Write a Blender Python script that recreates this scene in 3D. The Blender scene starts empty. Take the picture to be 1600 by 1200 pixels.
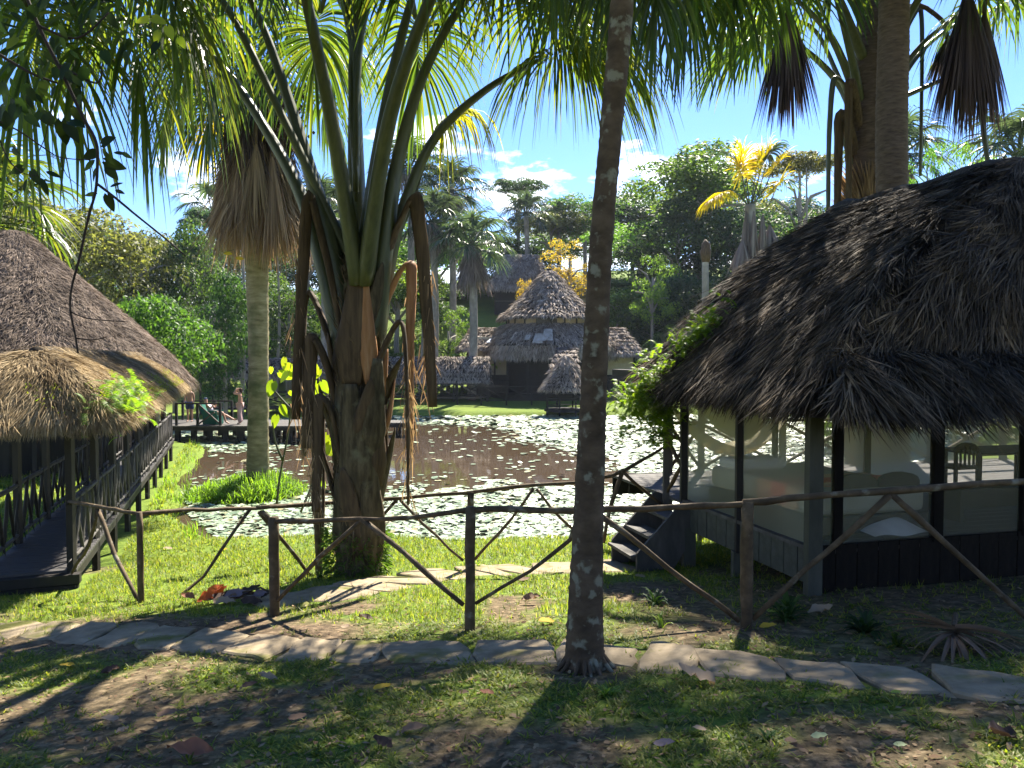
import bpy, math, random
import numpy as np
from mathutils import Vector, Matrix, Euler, Quaternion
random.seed(7); RNG = np.random.default_rng(7)
S = bpy.context.scene
COL = S.collection
R = math.radians
PITCH = math.atan(40/1200)
# ---------------- camera, world, sun, exposure ----------------
cam = bpy.data.cameras.new('camera'); cam.lens = 27; cam.sensor_width = 36
cam.clip_start = .05; cam.clip_end = 2000
camo = bpy.data.objects.new('camera', cam); COL.objects.link(camo)
camo.location = (0, 0, 0); camo.rotation_euler = (math.pi/2-PITCH, 0, 0)
S.camera = camo
SUN_AZ, SUN_EL = 20.0, 49.0
SUNV = Vector((math.sin(R(SUN_AZ))*math.cos(R(SUN_EL)), math.cos(R(SUN_AZ))*math.cos(R(SUN_EL)), math.sin(R(SUN_EL))))
sl = bpy.data.lights.new('sun', 'SUN'); sl.energy = 5.0; sl.angle = R(.55); sl.color = (1, .93, .80)
so = bpy.data.objects.new('sun', sl); COL.objects.link(so); so.location = SUNV*60
so.rotation_euler = SUNV.to_track_quat('Z', 'Y').to_euler()
S.view_settings.view_transform = 'Standard'; S.view_settings.look = 'None'
S.view_settings.exposure = 2.05; S.view_settings.gamma = 1
S.view_settings.use_curve_mapping = False
W = bpy.data.worlds.new('World'); S.world = W; W.use_nodes = True
nt = W.node_tree; nt.nodes.clear()
def N(nt, t, **k):
    n = nt.nodes.new(t)
    for a, b in k.items():
        if a[0] == 'i' and a[1:].isdigit(): n.inputs[int(a[1:])].default_value = b
        else: setattr(n, a, b)
    return n
def LK(nt, a, b): nt.links.new(a, b)
sky = N(nt, 'ShaderNodeTexSky', sky_type='NISHITA', sun_disc=False, sun_elevation=R(SUN_EL), sun_rotation=R(SUN_AZ), altitude=200, air_density=1.0, dust_density=.25, ozone_density=3.0)
hs = N(nt, 'ShaderNodeHueSaturation'); hs.inputs['Saturation'].default_value = 1.25; hs.inputs['Value'].default_value = 1.0
LK(nt, sky.outputs[0], hs.inputs['Color'])
tc = N(nt, 'ShaderNodeTexCoord'); mp = N(nt, 'ShaderNodeMapping'); mp.inputs['Scale'].default_value = (1, 1, 2.4)
LK(nt, tc.outputs['Generated'], mp.inputs[0])
n1 = N(nt, 'ShaderNodeTexNoise'); n1.inputs['Scale'].default_value = 4.2; n1.inputs['Detail'].default_value = 9; n1.inputs['Roughness'].default_value = .58
LK(nt, mp.outputs[0], n1.inputs['Vector'])
# broad bank of cumulus low over the horizon: cover falls with elevation
sx = N(nt, 'ShaderNodeSeparateXYZ'); LK(nt, tc.outputs['Generated'], sx.inputs[0])
mr = N(nt, 'ShaderNodeMapRange'); mr.inputs[1].default_value = .10; mr.inputs[2].default_value = .42; mr.inputs[3].default_value = .15; mr.inputs[4].default_value = -.02
LK(nt, sx.outputs['Z'], mr.inputs[0])
ad = N(nt, 'ShaderNodeMath', operation='ADD'); LK(nt, n1.outputs['Fac'], ad.inputs[0]); LK(nt, mr.outputs[0], ad.inputs[1])
cr = N(nt, 'ShaderNodeValToRGB'); cr.color_ramp.elements[0].position = .62; cr.color_ramp.elements[1].position = .70
cr.color_ramp.elements[0].color = (0, 0, 0, 1); cr.color_ramp.elements[1].color = (.9, .9, .9, 1)
LK(nt, ad.outputs[0], cr.inputs[0])
mx = N(nt, 'ShaderNodeMix', data_type='RGBA'); LK(nt, cr.outputs[0], mx.inputs['Factor']); tn = N(nt, 'ShaderNodeMix', data_type='RGBA', blend_type='MULTIPLY'); tn.inputs['Factor'].default_value = 1; tn.inputs[7].default_value = (.90, .87, 1.06, 1); LK(nt, hs.outputs[0], tn.inputs[6]); LK(nt, tn.outputs[2], mx.inputs[6]); mx.inputs[7].default_value = (15, 15.5, 16.5, 1)
bg = N(nt, 'ShaderNodeBackground'); bg.inputs[1].default_value = .062; LK(nt, mx.outputs[2], bg.inputs[0])
wo = N(nt, 'ShaderNodeOutputWorld'); LK(nt, bg.outputs[0], wo.inputs[0])
S.cycles.max_bounces = 6; S.cycles.transparent_max_bounces = 12; S.cycles.diffuse_bounces = 3; S.cycles.glossy_bounces = 3
S.cycles.caustics_reflective = False; S.cycles.caustics_refractive = False
try: S.cycles.use_denoising = True
except Exception: pass

# ---------------- helpers ----------------
def P(px, py, Y):
    dx = (px-800)/1200; dz = -(py-600)/1200; c, s = math.cos(PITCH), math.sin(PITCH)
    d = Vector((dx, c+dz*s, -s+dz*c)); return d*(Y/d.y)
def vnoise(x, y, seed=0):
    x = np.asarray(x, float); y = np.asarray(y, float)
    xi = np.floor(x).astype(np.int64); yi = np.floor(y).astype(np.int64); fx = x-xi; fy = y-yi
    fx = fx*fx*(3-2*fx); fy = fy*fy*(3-2*fy)
    def h(a, b):
        n = (a*374761393+b*668265263+seed*1442695041) & 0xffffffff
        n = ((n ^ (n >> 13))*1274126177) & 0xffffffff
        return ((n ^ (n >> 16)) & 0xffff)/65535.
    return (h(xi, yi)*(1-fx)+h(xi+1, yi)*fx)*(1-fy)+(h(xi, yi+1)*(1-fx)+h(xi+1, yi+1)*fx)*fy
def fbm(x, y, seed=0, o=4):
    r = 0; a = .5; f = 1
    for i in range(o): r = r+a*vnoise(np.asarray(x)*f, np.asarray(y)*f, seed+i); a *= .5; f *= 2.03
    return r/(1-.5**o)
WATER = -3.8
POND = np.array([(-6.3,15.7),(-8.3,18.75),(-10.7,25),(-12.8,32),(-18,38),(-24,46),(-13,48.5),(-4,50.5),(0,50.7),(14,50.6),(28,50),(25,40),(15,26),(10.5,18),(6,15.2),(2,15.0),(-1,15.6),(-3.5,16.1)])
def sdf_poly(x, y, poly):
    x = np.asarray(x, float); y = np.asarray(y, float)
    d = np.full(x.shape, 1e9); ins = np.zeros(x.shape, bool); n = len(poly)
    for i in range(n):
        ax, ay = poly[i]; bx, by = poly[(i+1) % n]
        ex, ey = bx-ax, by-ay; wx, wy = x-ax, y-ay
        t = np.clip((wx*ex+wy*ey)/(ex*ex+ey*ey), 0, 1)
        d = np.minimum(d, np.hypot(wx-ex*t, wy-ey*t))
        c = ((ay > y) != (by > y)) & (x < (bx-ax)*(y-ay)/((by-ay) if by != ay else 1e-9)+ax)
        ins ^= c
    return np.where(ins, d, -d)
def sstep(a, b, v):
    t = np.clip((v-a)/(b-a), 0, 1); return t*t*(3-2*t)
def gz(x, y):
    x = np.asarray(x, float); y = np.asarray(y, float)
    near = -1.45-.14*y+.04*np.clip(x, -9, 9)+.10*(fbm(x*.8, y*.8, 3)-.5)
    land = np.maximum(near, -3.62+.12*(fbm(x*.3, y*.3, 5)-.5)+.004*np.maximum(x-14, 0))
    far = np.interp(y, [48, 51, 55, 62, 72, 100, 140, 400], [-3.6, -3.55, -3.25, -3.0, -.2, 9.5, 15, 16])
    far = far*1.0
    far = np.where(y > 62, -3.0+(far+3.0)*np.interp(x, [-60, -25, -8, 40, 80], [.55, .6, 1, 1.1, .8]), far)
    z = np.where(y < 48, land, far)
    d = sdf_poly(x, y, POND)+.6*(fbm(x*.7, y*.7, 9)-.5)
    s = sstep(-.5, 1.4, d)
    z = z*(1-s)+(-4.7)*s
    isl = np.exp(-(((x+7.4)/1.75)**2+((y-21.6)/2.0)**2)**2)
    return z*(1-isl)+(-3.62)*isl
def gz1(x, y): return float(gz(np.array([x]), np.array([y]))[0])
def G(px, py):
    a = 2.0
    for i in range(900):
        p = P(px, py, a)
        if p.z < gz1(p.x, p.y): break
        a *= 1.012
    return P(px, py, a/1.006)
ORG = {}
def link(o, parent=None):
    COL.objects.link(o)
    if parent is not None: o.parent = parent
    return o
def tag(o, label=None, cat=None, group=None, kind=None):
    if label: o['label'] = label
    if cat: o['category'] = cat
    if group: o['group'] = group
    if kind: o['kind'] = kind
    return o
def empty(name, loc, label=None, cat=None, group=None, kind=None, rz=0, parent=None):
    o = bpy.data.objects.new(name, None); o.empty_display_size = .2; link(o, parent); loc = Vector(loc)
    o.location = loc-(ORG[parent] if parent is not None else Vector((0, 0, 0))); o.rotation_euler.z = rz
    ORG[o] = loc.copy(); return tag(o, label, cat, group, kind)
def mesh_np(name, V, F, mat=None, smooth=False):
    me = bpy.data.meshes.new(name); V = np.ascontiguousarray(V, np.float32).reshape(-1, 3); F = np.ascontiguousarray(F, np.int32)
    k = F.shape[1]
    me.vertices.add(len(V)); me.vertices.foreach_set('co', V.ravel())
    me.loops.add(F.size); me.loops.foreach_set('vertex_index', F.ravel())
    me.polygons.add(len(F)); me.polygons.foreach_set('loop_start', np.arange(len(F), dtype=np.int32)*k)
    me.polygons.foreach_set('loop_total', np.full(len(F), k, np.int32))
    me.polygons.foreach_set('use_smooth', np.full(len(F), smooth))
    me.update(calc_edges=True); me.validate()
    if mat: me.materials.append(mat)
    return me
def obj(name, me, parent=None, **k):
    o = bpy.data.objects.new(name, me); link(o, parent)
    if parent is not None: ORG[o] = ORG.get(parent, Vector((0, 0, 0)))
    else: ORG[o] = Vector((0, 0, 0))
    return tag(o, **k)
class MB:
    def __init__(s): s.v = []; s.f = []
    def box(s, c, size, rot=None):
        c = Vector(c); hx, hy, hz = [a/2 for a in size]; b = len(s.v)
        M_ = rot.to_matrix() if rot is not None else Matrix.Identity(3)
        for x, y, z in ((-1,-1,-1),(1,-1,-1),(1,1,-1),(-1,1,-1),(-1,-1,1),(1,-1,1),(1,1,1),(-1,1,1)):
            s.v.append(c+M_ @ Vector((x*hx, y*hy, z*hz)))
        for f in ((0,3,2,1),(4,5,6,7),(0,1,5,4),(1,2,6,5),(2,3,7,6),(3,0,4,7)): s.f.append([b+i for i in f])
        return s
    def beam(s, a, b_, w, h=None):
        a = Vector(a); b_ = Vector(b_); h = h or w; d = b_-a; q = d.to_track_quat('X', 'Z')
        return s.box((a+b_)/2, (d.length, w, h), q)
    def tube(s, pts, rad, n=8, asp=1.0, nrm=None, jit=0, caps=True):
        pts = [Vector(p) for p in pts]; m = len(pts)
        if not hasattr(rad, '__len__'): rad = [rad]*m
        b = len(s.v); up = Vector(nrm) if nrm is not None else None
        t0 = (pts[1]-pts[0]).normalized()
        if up is None: up = Vector((0, 0, 1)) if abs(t0.z) < .9 else Vector((1, 0, 0))
        for i, p in enumerate(pts):
            t = (pts[min(i+1, m-1)]-pts[max(i-1, 0)]).normalized()
            u = (up-t*up.dot(t))
            if u.length < 1e-4: u = t.orthogonal()
            u.normalize(); w = t.cross(u); up = u
            for k in range(n):
                a = 2*math.pi*k/n; r = rad[i]*(1+random.uniform(-jit, jit))
                s.v.append(p+u*(math.sin(a)*r*asp)+w*(math.cos(a)*r))
        for i in range(m-1):
            for k in range(n):
                k2 = (k+1) % n
                s.f.append([b+i*n+k, b+i*n+k2, b+(i+1)*n+k2, b+(i+1)*n+k])
        if caps:
            s.f.append([b+k for k in range(n)][::-1]); s.f.append([b+(m-1)*n+k for k in range(n)])
        return s
    def poly(s, pts):
        b = len(s.v); s.v += [Vector(p) for p in pts]; s.f.append(list(range(b, b+len(pts)))); return s
    def prism(s, pts, th):
        b = len(s.v); n = len(pts); pts = [Vector(p) for p in pts]
        s.v += pts; s.v += [p-Vector(th) for p in pts]
        s.f.append(list(range(b, b+n))); s.f.append(list(range(b+n, b+2*n))[::-1])
        for i in range(n): j = (i+1) % n; s.f.append([b+i, b+n+i, b+n+j, b+j])
        return s
    def mesh(s, name, mat, off=Vector((0, 0, 0)), smooth=False):
        me = bpy.data.meshes.new(name); me.from_pydata([v-off for v in s.v], [], s.f)
        if smooth: me.polygons.foreach_set('use_smooth', [True]*len(me.polygons))
        me.materials.append(mat); me.update(); return me
    def build(s, name, mat, parent=None, smooth=False, **k):
        off = ORG.get(parent, Vector((0, 0, 0))) if parent is not None else Vector((0, 0, 0))
        return obj(name, s.mesh(name, mat, off, smooth), parent, **k)
def nz(a): return a/np.maximum(np.linalg.norm(a, axis=-1, keepdims=True), 1e-9)
def ribbons(Pp, D, Nn, L, Wd, segs=2, droop=0., power=1.4, prof=None, fold=0., curl=0.):
    Pp = np.asarray(Pp, float); D = nz(np.asarray(D, float)); Nn = np.asarray(Nn, float); n = len(Pp)
    L = np.broadcast_to(L, (n,)); Wd = np.broadcast_to(Wd, (n,)); droop = np.broadcast_to(droop, (n,)); curl = np.broadcast_to(curl, (n,))
    if prof is None: prof = [1-(k/segs)**2*.92 for k in range(segs+1)]
    ac = 3 if fold else 2
    V = np.zeros((n, segs+1, ac, 3)); p = Pp.copy()
    for k in range(segs+1):
        f = (k/segs)**power
        d = nz(D+np.array([0, 0, -1.])*(droop*f)[:, None]+Nn*(curl*f)[:, None])
        if k: p = p+.5*(d+dl)*(L/segs)[:, None]
        dl = d
        s = nz(np.cross(d, Nn)); w = (Wd*prof[k]/2)[:, None]
        V[:, k, 0] = p-s*w; V[:, k, -1] = p+s*w
        if ac == 3: V[:, k, 1] = p-nz(np.cross(s, d))*w*fold
    base = np.arange(n)[:, None, None]*((segs+1)*ac); kk = np.arange(segs)[None, :, None]*ac; aa = np.arange(ac-1)[None, None, :]
    i0 = base+kk+aa
    F = np.stack([i0, i0+1, i0+1+ac, i0+ac], -1).reshape(-1, 4)
    return V.reshape(-1, 3), F
def cat(parts):
    Vs, Fs, o = [], [], 0
    for V, F in parts: Vs.append(V); Fs.append(F+o); o += len(V)
    return np.concatenate(Vs), np.concatenate(Fs)
def npobj(name, VF, mat, parent=None, smooth=False, **k):
    V, F = VF; off = ORG.get(parent, Vector((0, 0, 0))) if parent is not None else Vector((0, 0, 0))
    return obj(name, mesh_np(name, V-np.array(off), F, mat, smooth), parent, **k)
def copy_tree(root, loc=None, rz=None, sc=None, label=None):
    r = root.copy(); COL.objects.link(r)
    if loc is not None: r.location = loc
    if rz is not None: r.rotation_euler.z = rz
    if sc is not None: r.scale = sc if hasattr(sc, '__len__') else (sc, sc, sc)
    if label: r['label'] = label
    for c in list(root.children):
        k = c.copy(); COL.objects.link(k); k.parent = r; k.matrix_parent_inverse = c.matrix_parent_inverse
        for g in list(c.children):
            h = g.copy(); COL.objects.link(h); h.parent = k
    return r
# ---------------- materials ----------------
MATS = {}
def ramp(nt, stops):
    r = N(nt, 'ShaderNodeValToRGB'); e = r.color_ramp.elements
    while len(e) < len(stops): e.new(.5)
    for i, c in enumerate(stops):
        e[i].position = i/(len(stops)-1) if len(c) == 3 else c[3]; e[i].color = (*c[:3], 1)
    return r
def leaf_mat(name, stops, trans=.4, gain=1.7, rough=.45, spec=.45, tint=(1.0, 1.0, .55), vary=.35, pn=None):
    m = bpy.data.materials.new(name); m.use_nodes = True; nt = m.node_tree; nt.nodes.clear()
    ge = N(nt, 'ShaderNodeNewGeometry'); r = ramp(nt, stops); LK(nt, ge.outputs['Random Per Island'], r.inputs[0])
    oi = N(nt, 'ShaderNodeObjectInfo'); h = N(nt, 'ShaderNodeHueSaturation')
    m1 = N(nt, 'ShaderNodeMapRange'); m1.inputs[3].default_value = 1-vary; m1.inputs[4].default_value = 1+vary; LK(nt, oi.outputs['Random'], m1.inputs[0])
    m2 = N(nt, 'ShaderNodeMapRange'); m2.inputs[3].default_value = .5-.035*vary*2; m2.inputs[4].default_value = .5+.03*vary*2
    wn = N(nt, 'ShaderNodeMath', operation='FRACT'); mu = N(nt, 'ShaderNodeMath', operation='MULTIPLY', i1=7.31); LK(nt, oi.outputs['Random'], mu.inputs[0]); LK(nt, mu.outputs[0], wn.inputs[0]); LK(nt, wn.outputs[0], m2.inputs[0])
    LK(nt, m2.outputs[0], h.inputs['Hue']); LK(nt, m1.outputs[0], h.inputs['Value']); csrc = r.outputs[0]
    if pn:
        tcx = N(nt, 'ShaderNodeTexCoord'); nx_ = N(nt, 'ShaderNodeTexNoise'); nx_.inputs['Scale'].default_value = pn[0]; nx_.inputs['Detail'].default_value = 6; nx_.inputs['Roughness'].default_value = .65; LK(nt, tcx.outputs['Object'], nx_.inputs['Vector'])
        rp = ramp(nt, [(*pn[1], .38), (1, 1, 1, .52), (*pn[2], .66)]); LK(nt, nx_.outputs['Fac'], rp.inputs[0])
        mm_ = N(nt, 'ShaderNodeMix', data_type='RGBA', blend_type='MULTIPLY'); mm_.inputs['Factor'].default_value = 1; LK(nt, csrc, mm_.inputs[6]); LK(nt, rp.outputs[0], mm_.inputs[7]); csrc = mm_.outputs[2]
    LK(nt, csrc, h.inputs['Color'])
    b = N(nt, 'ShaderNodeBsdfPrincipled'); b.inputs['Roughness'].default_value = rough; b.inputs['Specular IOR Level'].default_value = spec
    LK(nt, h.outputs[0], b.inputs['Base Color'])
    t = N(nt, 'ShaderNodeBsdfTranslucent'); g = N(nt, 'ShaderNodeVectorMath', operation='MULTIPLY'); LK(nt, h.outputs[0], g.inputs[0]); g.inputs[1].default_value = tuple(gain*2*a for a in tint)
    LK(nt, g.outputs[0], t.inputs[0])
    ms = N(nt, 'ShaderNodeMixShader'); ms.inputs[0].default_value = trans; LK(nt, b.outputs[0], ms.inputs[1]); LK(nt, t.outputs[0], ms.inputs[2])
    o = N(nt, 'ShaderNodeOutputMaterial'); LK(nt, ms.outputs[0], o.inputs[0]); MATS[name] = m; return m
def noise_mat(name, stops, scale=6, detail=6, rough=.8, bump=.4, stretch=(1, 1, 1), spec=.3, dist=.02, patch=None, patch_scale=3, patch_pos=(.55, .65), island=0, nr=.6):
    m = bpy.data.materials.new(name); m.use_nodes = True; nt = m.node_tree; b = nt.nodes['Principled BSDF']
    tc = N(nt, 'ShaderNodeTexCoord'); mp = N(nt, 'ShaderNodeMapping'); mp.inputs['Scale'].default_value = stretch; LK(nt, tc.outputs['Object'], mp.inputs[0])
    n = N(nt, 'ShaderNodeTexNoise'); n.inputs['Scale'].default_value = scale; n.inputs['Detail'].default_value = detail; n.inputs['Roughness'].default_value = nr; LK(nt, mp.outputs[0], n.inputs['Vector'])
    mr = N(nt, 'ShaderNodeMapRange'); mr.inputs[1].default_value = .25; mr.inputs[2].default_value = .75; LK(nt, n.outputs['Fac'], mr.inputs[0])
    src = mr.outputs[0]
    if island:
        ge = N(nt, 'ShaderNodeNewGeometry'); mm = N(nt, 'ShaderNodeMix', data_type='FLOAT'); mm.inputs[0].default_value = island; LK(nt, src, mm.inputs[2]); LK(nt, ge.outputs['Random Per Island'], mm.inputs[3]); src = mm.outputs[0]
    r = ramp(nt, stops); LK(nt, src, r.inputs[0]); col = r.outputs[0]
    if patch:
        n2 = N(nt, 'ShaderNodeTexNoise'); n2.inputs['Scale'].default_value = patch_scale; n2.inputs['Detail'].default_value = 5; LK(nt, tc.outputs['Object'], n2.inputs['Vector'])
        m2 = N(nt, 'ShaderNodeMapRange'); m2.inputs[1].default_value = patch_pos[0]; m2.inputs[2].default_value = patch_pos[1]; LK(nt, n2.outputs['Fac'], m2.inputs[0])
        mx = N(nt, 'ShaderNodeMix', data_type='RGBA'); LK(nt, m2.outputs[0], mx.inputs['Factor']); LK(nt, col, mx.inputs[6]); mx.inputs[7].default_value = (*patch, 1); col = mx.outputs[2]
    LK(nt, col, b.inputs['Base Color']); b.inputs['Roughness'].default_value = rough; b.inputs['Specular IOR Level'].default_value = spec
    if bump:
        bu = N(nt, 'ShaderNodeBump'); bu.inputs['Strength'].default_value = bump; bu.inputs['Distance'].default_value = dist; LK(nt, n.outputs['Fac'], bu.inputs['Height']); LK(nt, bu.outputs[0], b.inputs['Normal'])
    MATS[name] = m; return m
mGrass = leaf_mat('grass_blade', [(.045,.075,.012),(.09,.13,.016),(.15,.18,.022),(.24,.21,.06)], .5, 1.25, .5, .3, (1.0,1.05,.4), 0)
mReed = leaf_mat('tall_grass', [(.07,.13,.015),(.11,.19,.02),(.15,.22,.03)], .5, 1.3, .5, .3, (1,1.05,.4), 0)
mPalm = leaf_mat('palm_leaf', [(.015,.028,.008),(.025,.045,.010),(.035,.055,.012),(.07,.075,.014)], .45, 2.5, .42, .5, (1.0,1.0,.30), .15)
mPalmB = leaf_mat('palm_leaf_blue', [(.035,.06,.035),(.05,.08,.05),(.07,.10,.06)], .35, 1.0, .4, .5, (1,1,.5), .25)
mPalmY = leaf_mat('palm_leaf_yellow', [(.30,.28,.02),(.42,.33,.02),(.45,.28,.03)], .45, 1.0, .5, .3, (1,1,.3), .1)
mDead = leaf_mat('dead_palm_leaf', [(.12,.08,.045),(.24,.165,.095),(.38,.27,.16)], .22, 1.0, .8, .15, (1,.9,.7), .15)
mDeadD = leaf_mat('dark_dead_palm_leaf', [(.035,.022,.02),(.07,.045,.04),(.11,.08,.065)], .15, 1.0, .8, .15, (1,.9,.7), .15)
mThGold = leaf_mat('sunlit_straw_thatch', [(.16,.12,.065),(.28,.21,.12),(.40,.32,.20)], .12, .8, .85, .12, (1,.9,.7), 0, (1.6, (.55,.5,.45), (1.25,1.2,1.1)))
mThGrey = leaf_mat('grey_brown_thatch', [(.10,.075,.056),(.165,.125,.095),(.25,.195,.155)], .08, .8, .85, .12, (1,.9,.8), 0, (1.1, (.6,.58,.56), (1.3,1.28,1.25)))
mThDark = leaf_mat('dark_weathered_thatch', [(.021,.015,.010),(.058,.043,.028),(.14,.105,.068)], .06, .8, .8, .15, (1,.9,.7), 0, (2.0, (.45,.45,.42), (1.9,1.75,1.5)))
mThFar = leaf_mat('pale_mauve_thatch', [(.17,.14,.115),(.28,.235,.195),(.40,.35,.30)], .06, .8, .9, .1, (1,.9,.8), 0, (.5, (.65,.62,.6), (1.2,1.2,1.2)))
mThBase = noise_mat('thatch_underlay', [(.02,.016,.012),(.06,.046,.034)], 30, 4, .95, .5, (1,1,.15))
GREENS = [leaf_mat('foliage_%s' % n, st, .38, 1.35, .55, .2, (1,1.02,.4), .3) for n, st in (
    ('deep', [(.015,.035,.012),(.03,.06,.018),(.05,.085,.022)]),
    ('mid', [(.03,.06,.015),(.05,.095,.02),(.08,.125,.03)]),
    ('bright', [(.045,.10,.02),(.07,.145,.025),(.11,.18,.035)]),
    ('olive', [(.05,.06,.025),(.085,.095,.035),(.13,.13,.055)]),
    ('bluish', [(.02,.045,.03),(.035,.07,.04),(.055,.09,.05)]))]
mYellowF = leaf_mat('yellow_foliage', [(.16,.15,.02),(.40,.27,.03),(.50,.30,.04)], .4, 1., .5, .3, (1,1,.4), .2)
mYG = leaf_mat('sunlit_broad_leaf', [(.10,.16,.015),(.17,.22,.018),(.24,.24,.02)], .55, 1.0, .4, .4, (1,1.05,.3), .25)
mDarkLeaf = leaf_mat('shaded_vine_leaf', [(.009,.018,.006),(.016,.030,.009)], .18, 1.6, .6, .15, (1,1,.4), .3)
mFern = leaf_mat('fern_leaf', [(.06,.12,.015),(.10,.18,.02),(.15,.22,.03)], .5, 1.2, .5, .3, (1,1,.35), .2)
mBarkC = noise_mat('mottled_palm_bark', [(.03,.021,.012),(.075,.052,.032),(.125,.09,.06)], 5, 8, .85, .7, (1,1,1.6), .2, .02, (.19,.18,.13), 9, (.56,.64))
mBarkA = noise_mat('fibrous_palm_bark', [(.022,.018,.010),(.07,.054,.03),(.15,.12,.07)], 5, 9, .9, 1.0, (3,3,.6), .2, .02, (.16,.15,.09), 4, (.6,.75))
mBarkB = noise_mat('yellowish_palm_bark', [(.10,.085,.04),(.20,.17,.09),(.32,.28,.17)], 3, 8, .85, .6, (1,1,3), .2, .02, (.07,.08,.03), 1.2, (.5,.65))
mBarkE = noise_mat('ringed_brown_bark', [(.05,.034,.024),(.10,.07,.05),(.15,.11,.08)], 6, 8, .85, .8, (1,1,4), .2, .03)
mBarkG = noise_mat('grey_bark', [(.13,.12,.10),(.22,.20,.17),(.35,.33,.29)], 3, 6, .9, .5, (1,1,.5))
mPet = noise_mat('green_petiole', [(.03,.036,.014),(.055,.065,.024),(.09,.095,.038)], 2.5, 6, .45, .25, (5,5,.6), .45)
mPetB = noise_mat('brown_petiole', [(.03,.021,.012),(.075,.05,.028),(.13,.09,.05)], 3, 6, .8, .5, (6,6,.6), .2)
mPetO = noise_mat('orange_leaf_base', [(.16,.07,.03),(.28,.14,.06),(.36,.22,.12)], 3, 6, .7, .4, (6,6,.6), .2)
mRail = noise_mat('rough_round_pole', [(.035,.023,.012),(.08,.054,.028),(.15,.105,.06)], 9, 6, .8, .6, (1,1,1), .25, .01, (.20,.18,.13), 7, (.6,.7))
mWoodD = noise_mat('dark_stained_wood', [(.008,.007,.006),(.018,.015,.012),(.032,.026,.02)], 5, 5, .6, .3, (1,1,.2), .3)
mWoodB = noise_mat('shaded_front_wood', [(.004,.0035,.003),(.010,.008,.006),(.018,.014,.010)], 5, 5, .8, .3, (1,1,.2), .1)  # near-black copy of the dark wood: shade of the hut front painted in
mWoodG = noise_mat('weathered_grey_wood', [(.045,.042,.038),(.075,.068,.06),(.12,.11,.10)], 6, 5, .75, .3, (1,1,.3), .25)
mFloor = noise_mat('corridor_boards', [(.035,.032,.032),(.06,.056,.055),(.09,.085,.082)], 4, 5, .5, .15, (1,4,1), .4)
mStone = noise_mat('path_slab', [(.13,.10,.062),(.23,.18,.115),(.33,.265,.175)], 5, 8, .85, .4, (1,1,1), .2, .01, (.10,.10,.02), 2.4, (.55,.68))
mScreen = None
# ---------------- ground, water ----------------
def axis(lo, hi, a, b, st):
    v = list(np.arange(lo, hi+1e-6, st)); g = st; x = hi
    while x < b: g *= 1.18; x += g; v.append(min(x, b))
    x = lo; g = st; w = []
    while x > a: g *= 1.18; x -= g; w.append(max(x, a))
    return np.array(w[::-1]+v)
def soil_mask(x, y):
    """1 = bare earth, 0 = grass"""
    n = fbm(x*1.1+3, y*1.1, 21, 5)
    m = .95*sstep(.50, .60, n+.06*sstep(6.5, 4, y)-.22*sstep(7, 10, y))
    for cx, cy, rx, ry, w in BARE:
        d = ((x-cx)/rx)**2+((y-cy)/ry)**2+.9*(fbm(x*2, y*2, 31)-.5)
        m = np.maximum(m, w*sstep(1.2, .5, d))
    return np.where(y > 16, m*.15, m)
BARE = []
for px, py, rx, ry, w in ((1010, 925, .75, .8, 1), (1080, 985, .7, .5, .9), (300, 990, 1.9, .9, 1), (80, 985, 1.5, .7, .95), (460, 1015, .9, .5, .8), (915, 1050, .5, .4, .9), (1300, 1130, .5, .3, .8), (860, 890, .7, .5, .7), (690, 1120, .6, .25, .6), (160, 800, .35, 2.2, .8), (150, 890, .5, .6, .7), (1400, 960, 2.5, 1.6, .8), (1500, 900, 3, 3, .9)):
    g = G(px, py); BARE.append((g.x, g.y, rx, ry, w))
xs = axis(-20, 14, -320, 320, .22); ys = axis(-8, 52, -60, 420, .22)
X, Y = np.meshgrid(xs, ys); Z = gz(X, Y)
nx, ny = len(xs), len(ys)
I = (np.arange(ny-1)[:, None]*nx+np.arange(nx-1)[None, :]).ravel()
mGround = bpy.data.materials.new('lawn_and_soil'); mGround.use_nodes = True; nt = mGround.node_tree; b = nt.nodes['Principled BSDF']
at = N(nt, 'ShaderNodeAttribute', attribute_name='soil'); tcg = N(nt, 'ShaderNodeTexCoord')
n1 = N(nt, 'ShaderNodeTexNoise'); n1.inputs['Scale'].default_value = 11; n1.inputs['Detail'].default_value = 12; n1.inputs['Roughness'].default_value = .7; LK(nt, tcg.outputs['Object'], n1.inputs['Vector'])
n2 = N(nt, 'ShaderNodeTexNoise'); n2.inputs['Scale'].default_value = .6; n2.inputs['Detail'].default_value = 6; LK(nt, tcg.outputs['Object'], n2.inputs['Vector'])
rs = ramp(nt, [(.035, .026, .016, .32), (.10, .07, .042, .5), (.24, .175, .11, .68)]); LK(nt, n1.outputs['Fac'], rs.inputs[0])
rg = ramp(nt, [(.05, .085, .012, .3), (.11, .16, .02, .5), (.17, .21, .03, .7)]); LK(nt, n1.outputs['Fac'], rg.inputs[0])
rg2 = N(nt, 'ShaderNodeMix', data_type='RGBA', blend_type='MULTIPLY'); rg2.inputs['Factor'].default_value = .6; LK(nt, rg.outputs[0], rg2.inputs[6])
r3 = ramp(nt, [(.7, .8, .8, .35), (1.15, 1.1, .9, .65)]); LK(nt, n2.outputs['Fac'], r3.inputs[0]); LK(nt, r3.outputs[0], rg2.inputs[7])
mg = N(nt, 'ShaderNodeMix', data_type='RGBA'); LK(nt, at.outputs['Fac'], mg.inputs['Factor']); LK(nt, rg2.outputs[2], mg.inputs[6]); LK(nt, rs.outputs[0], mg.inputs[7])
LK(nt, mg.outputs[2], b.inputs['Base Color']); b.inputs['Roughness'].default_value = .95; b.inputs['Specular IOR Level'].default_value = .15
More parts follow.
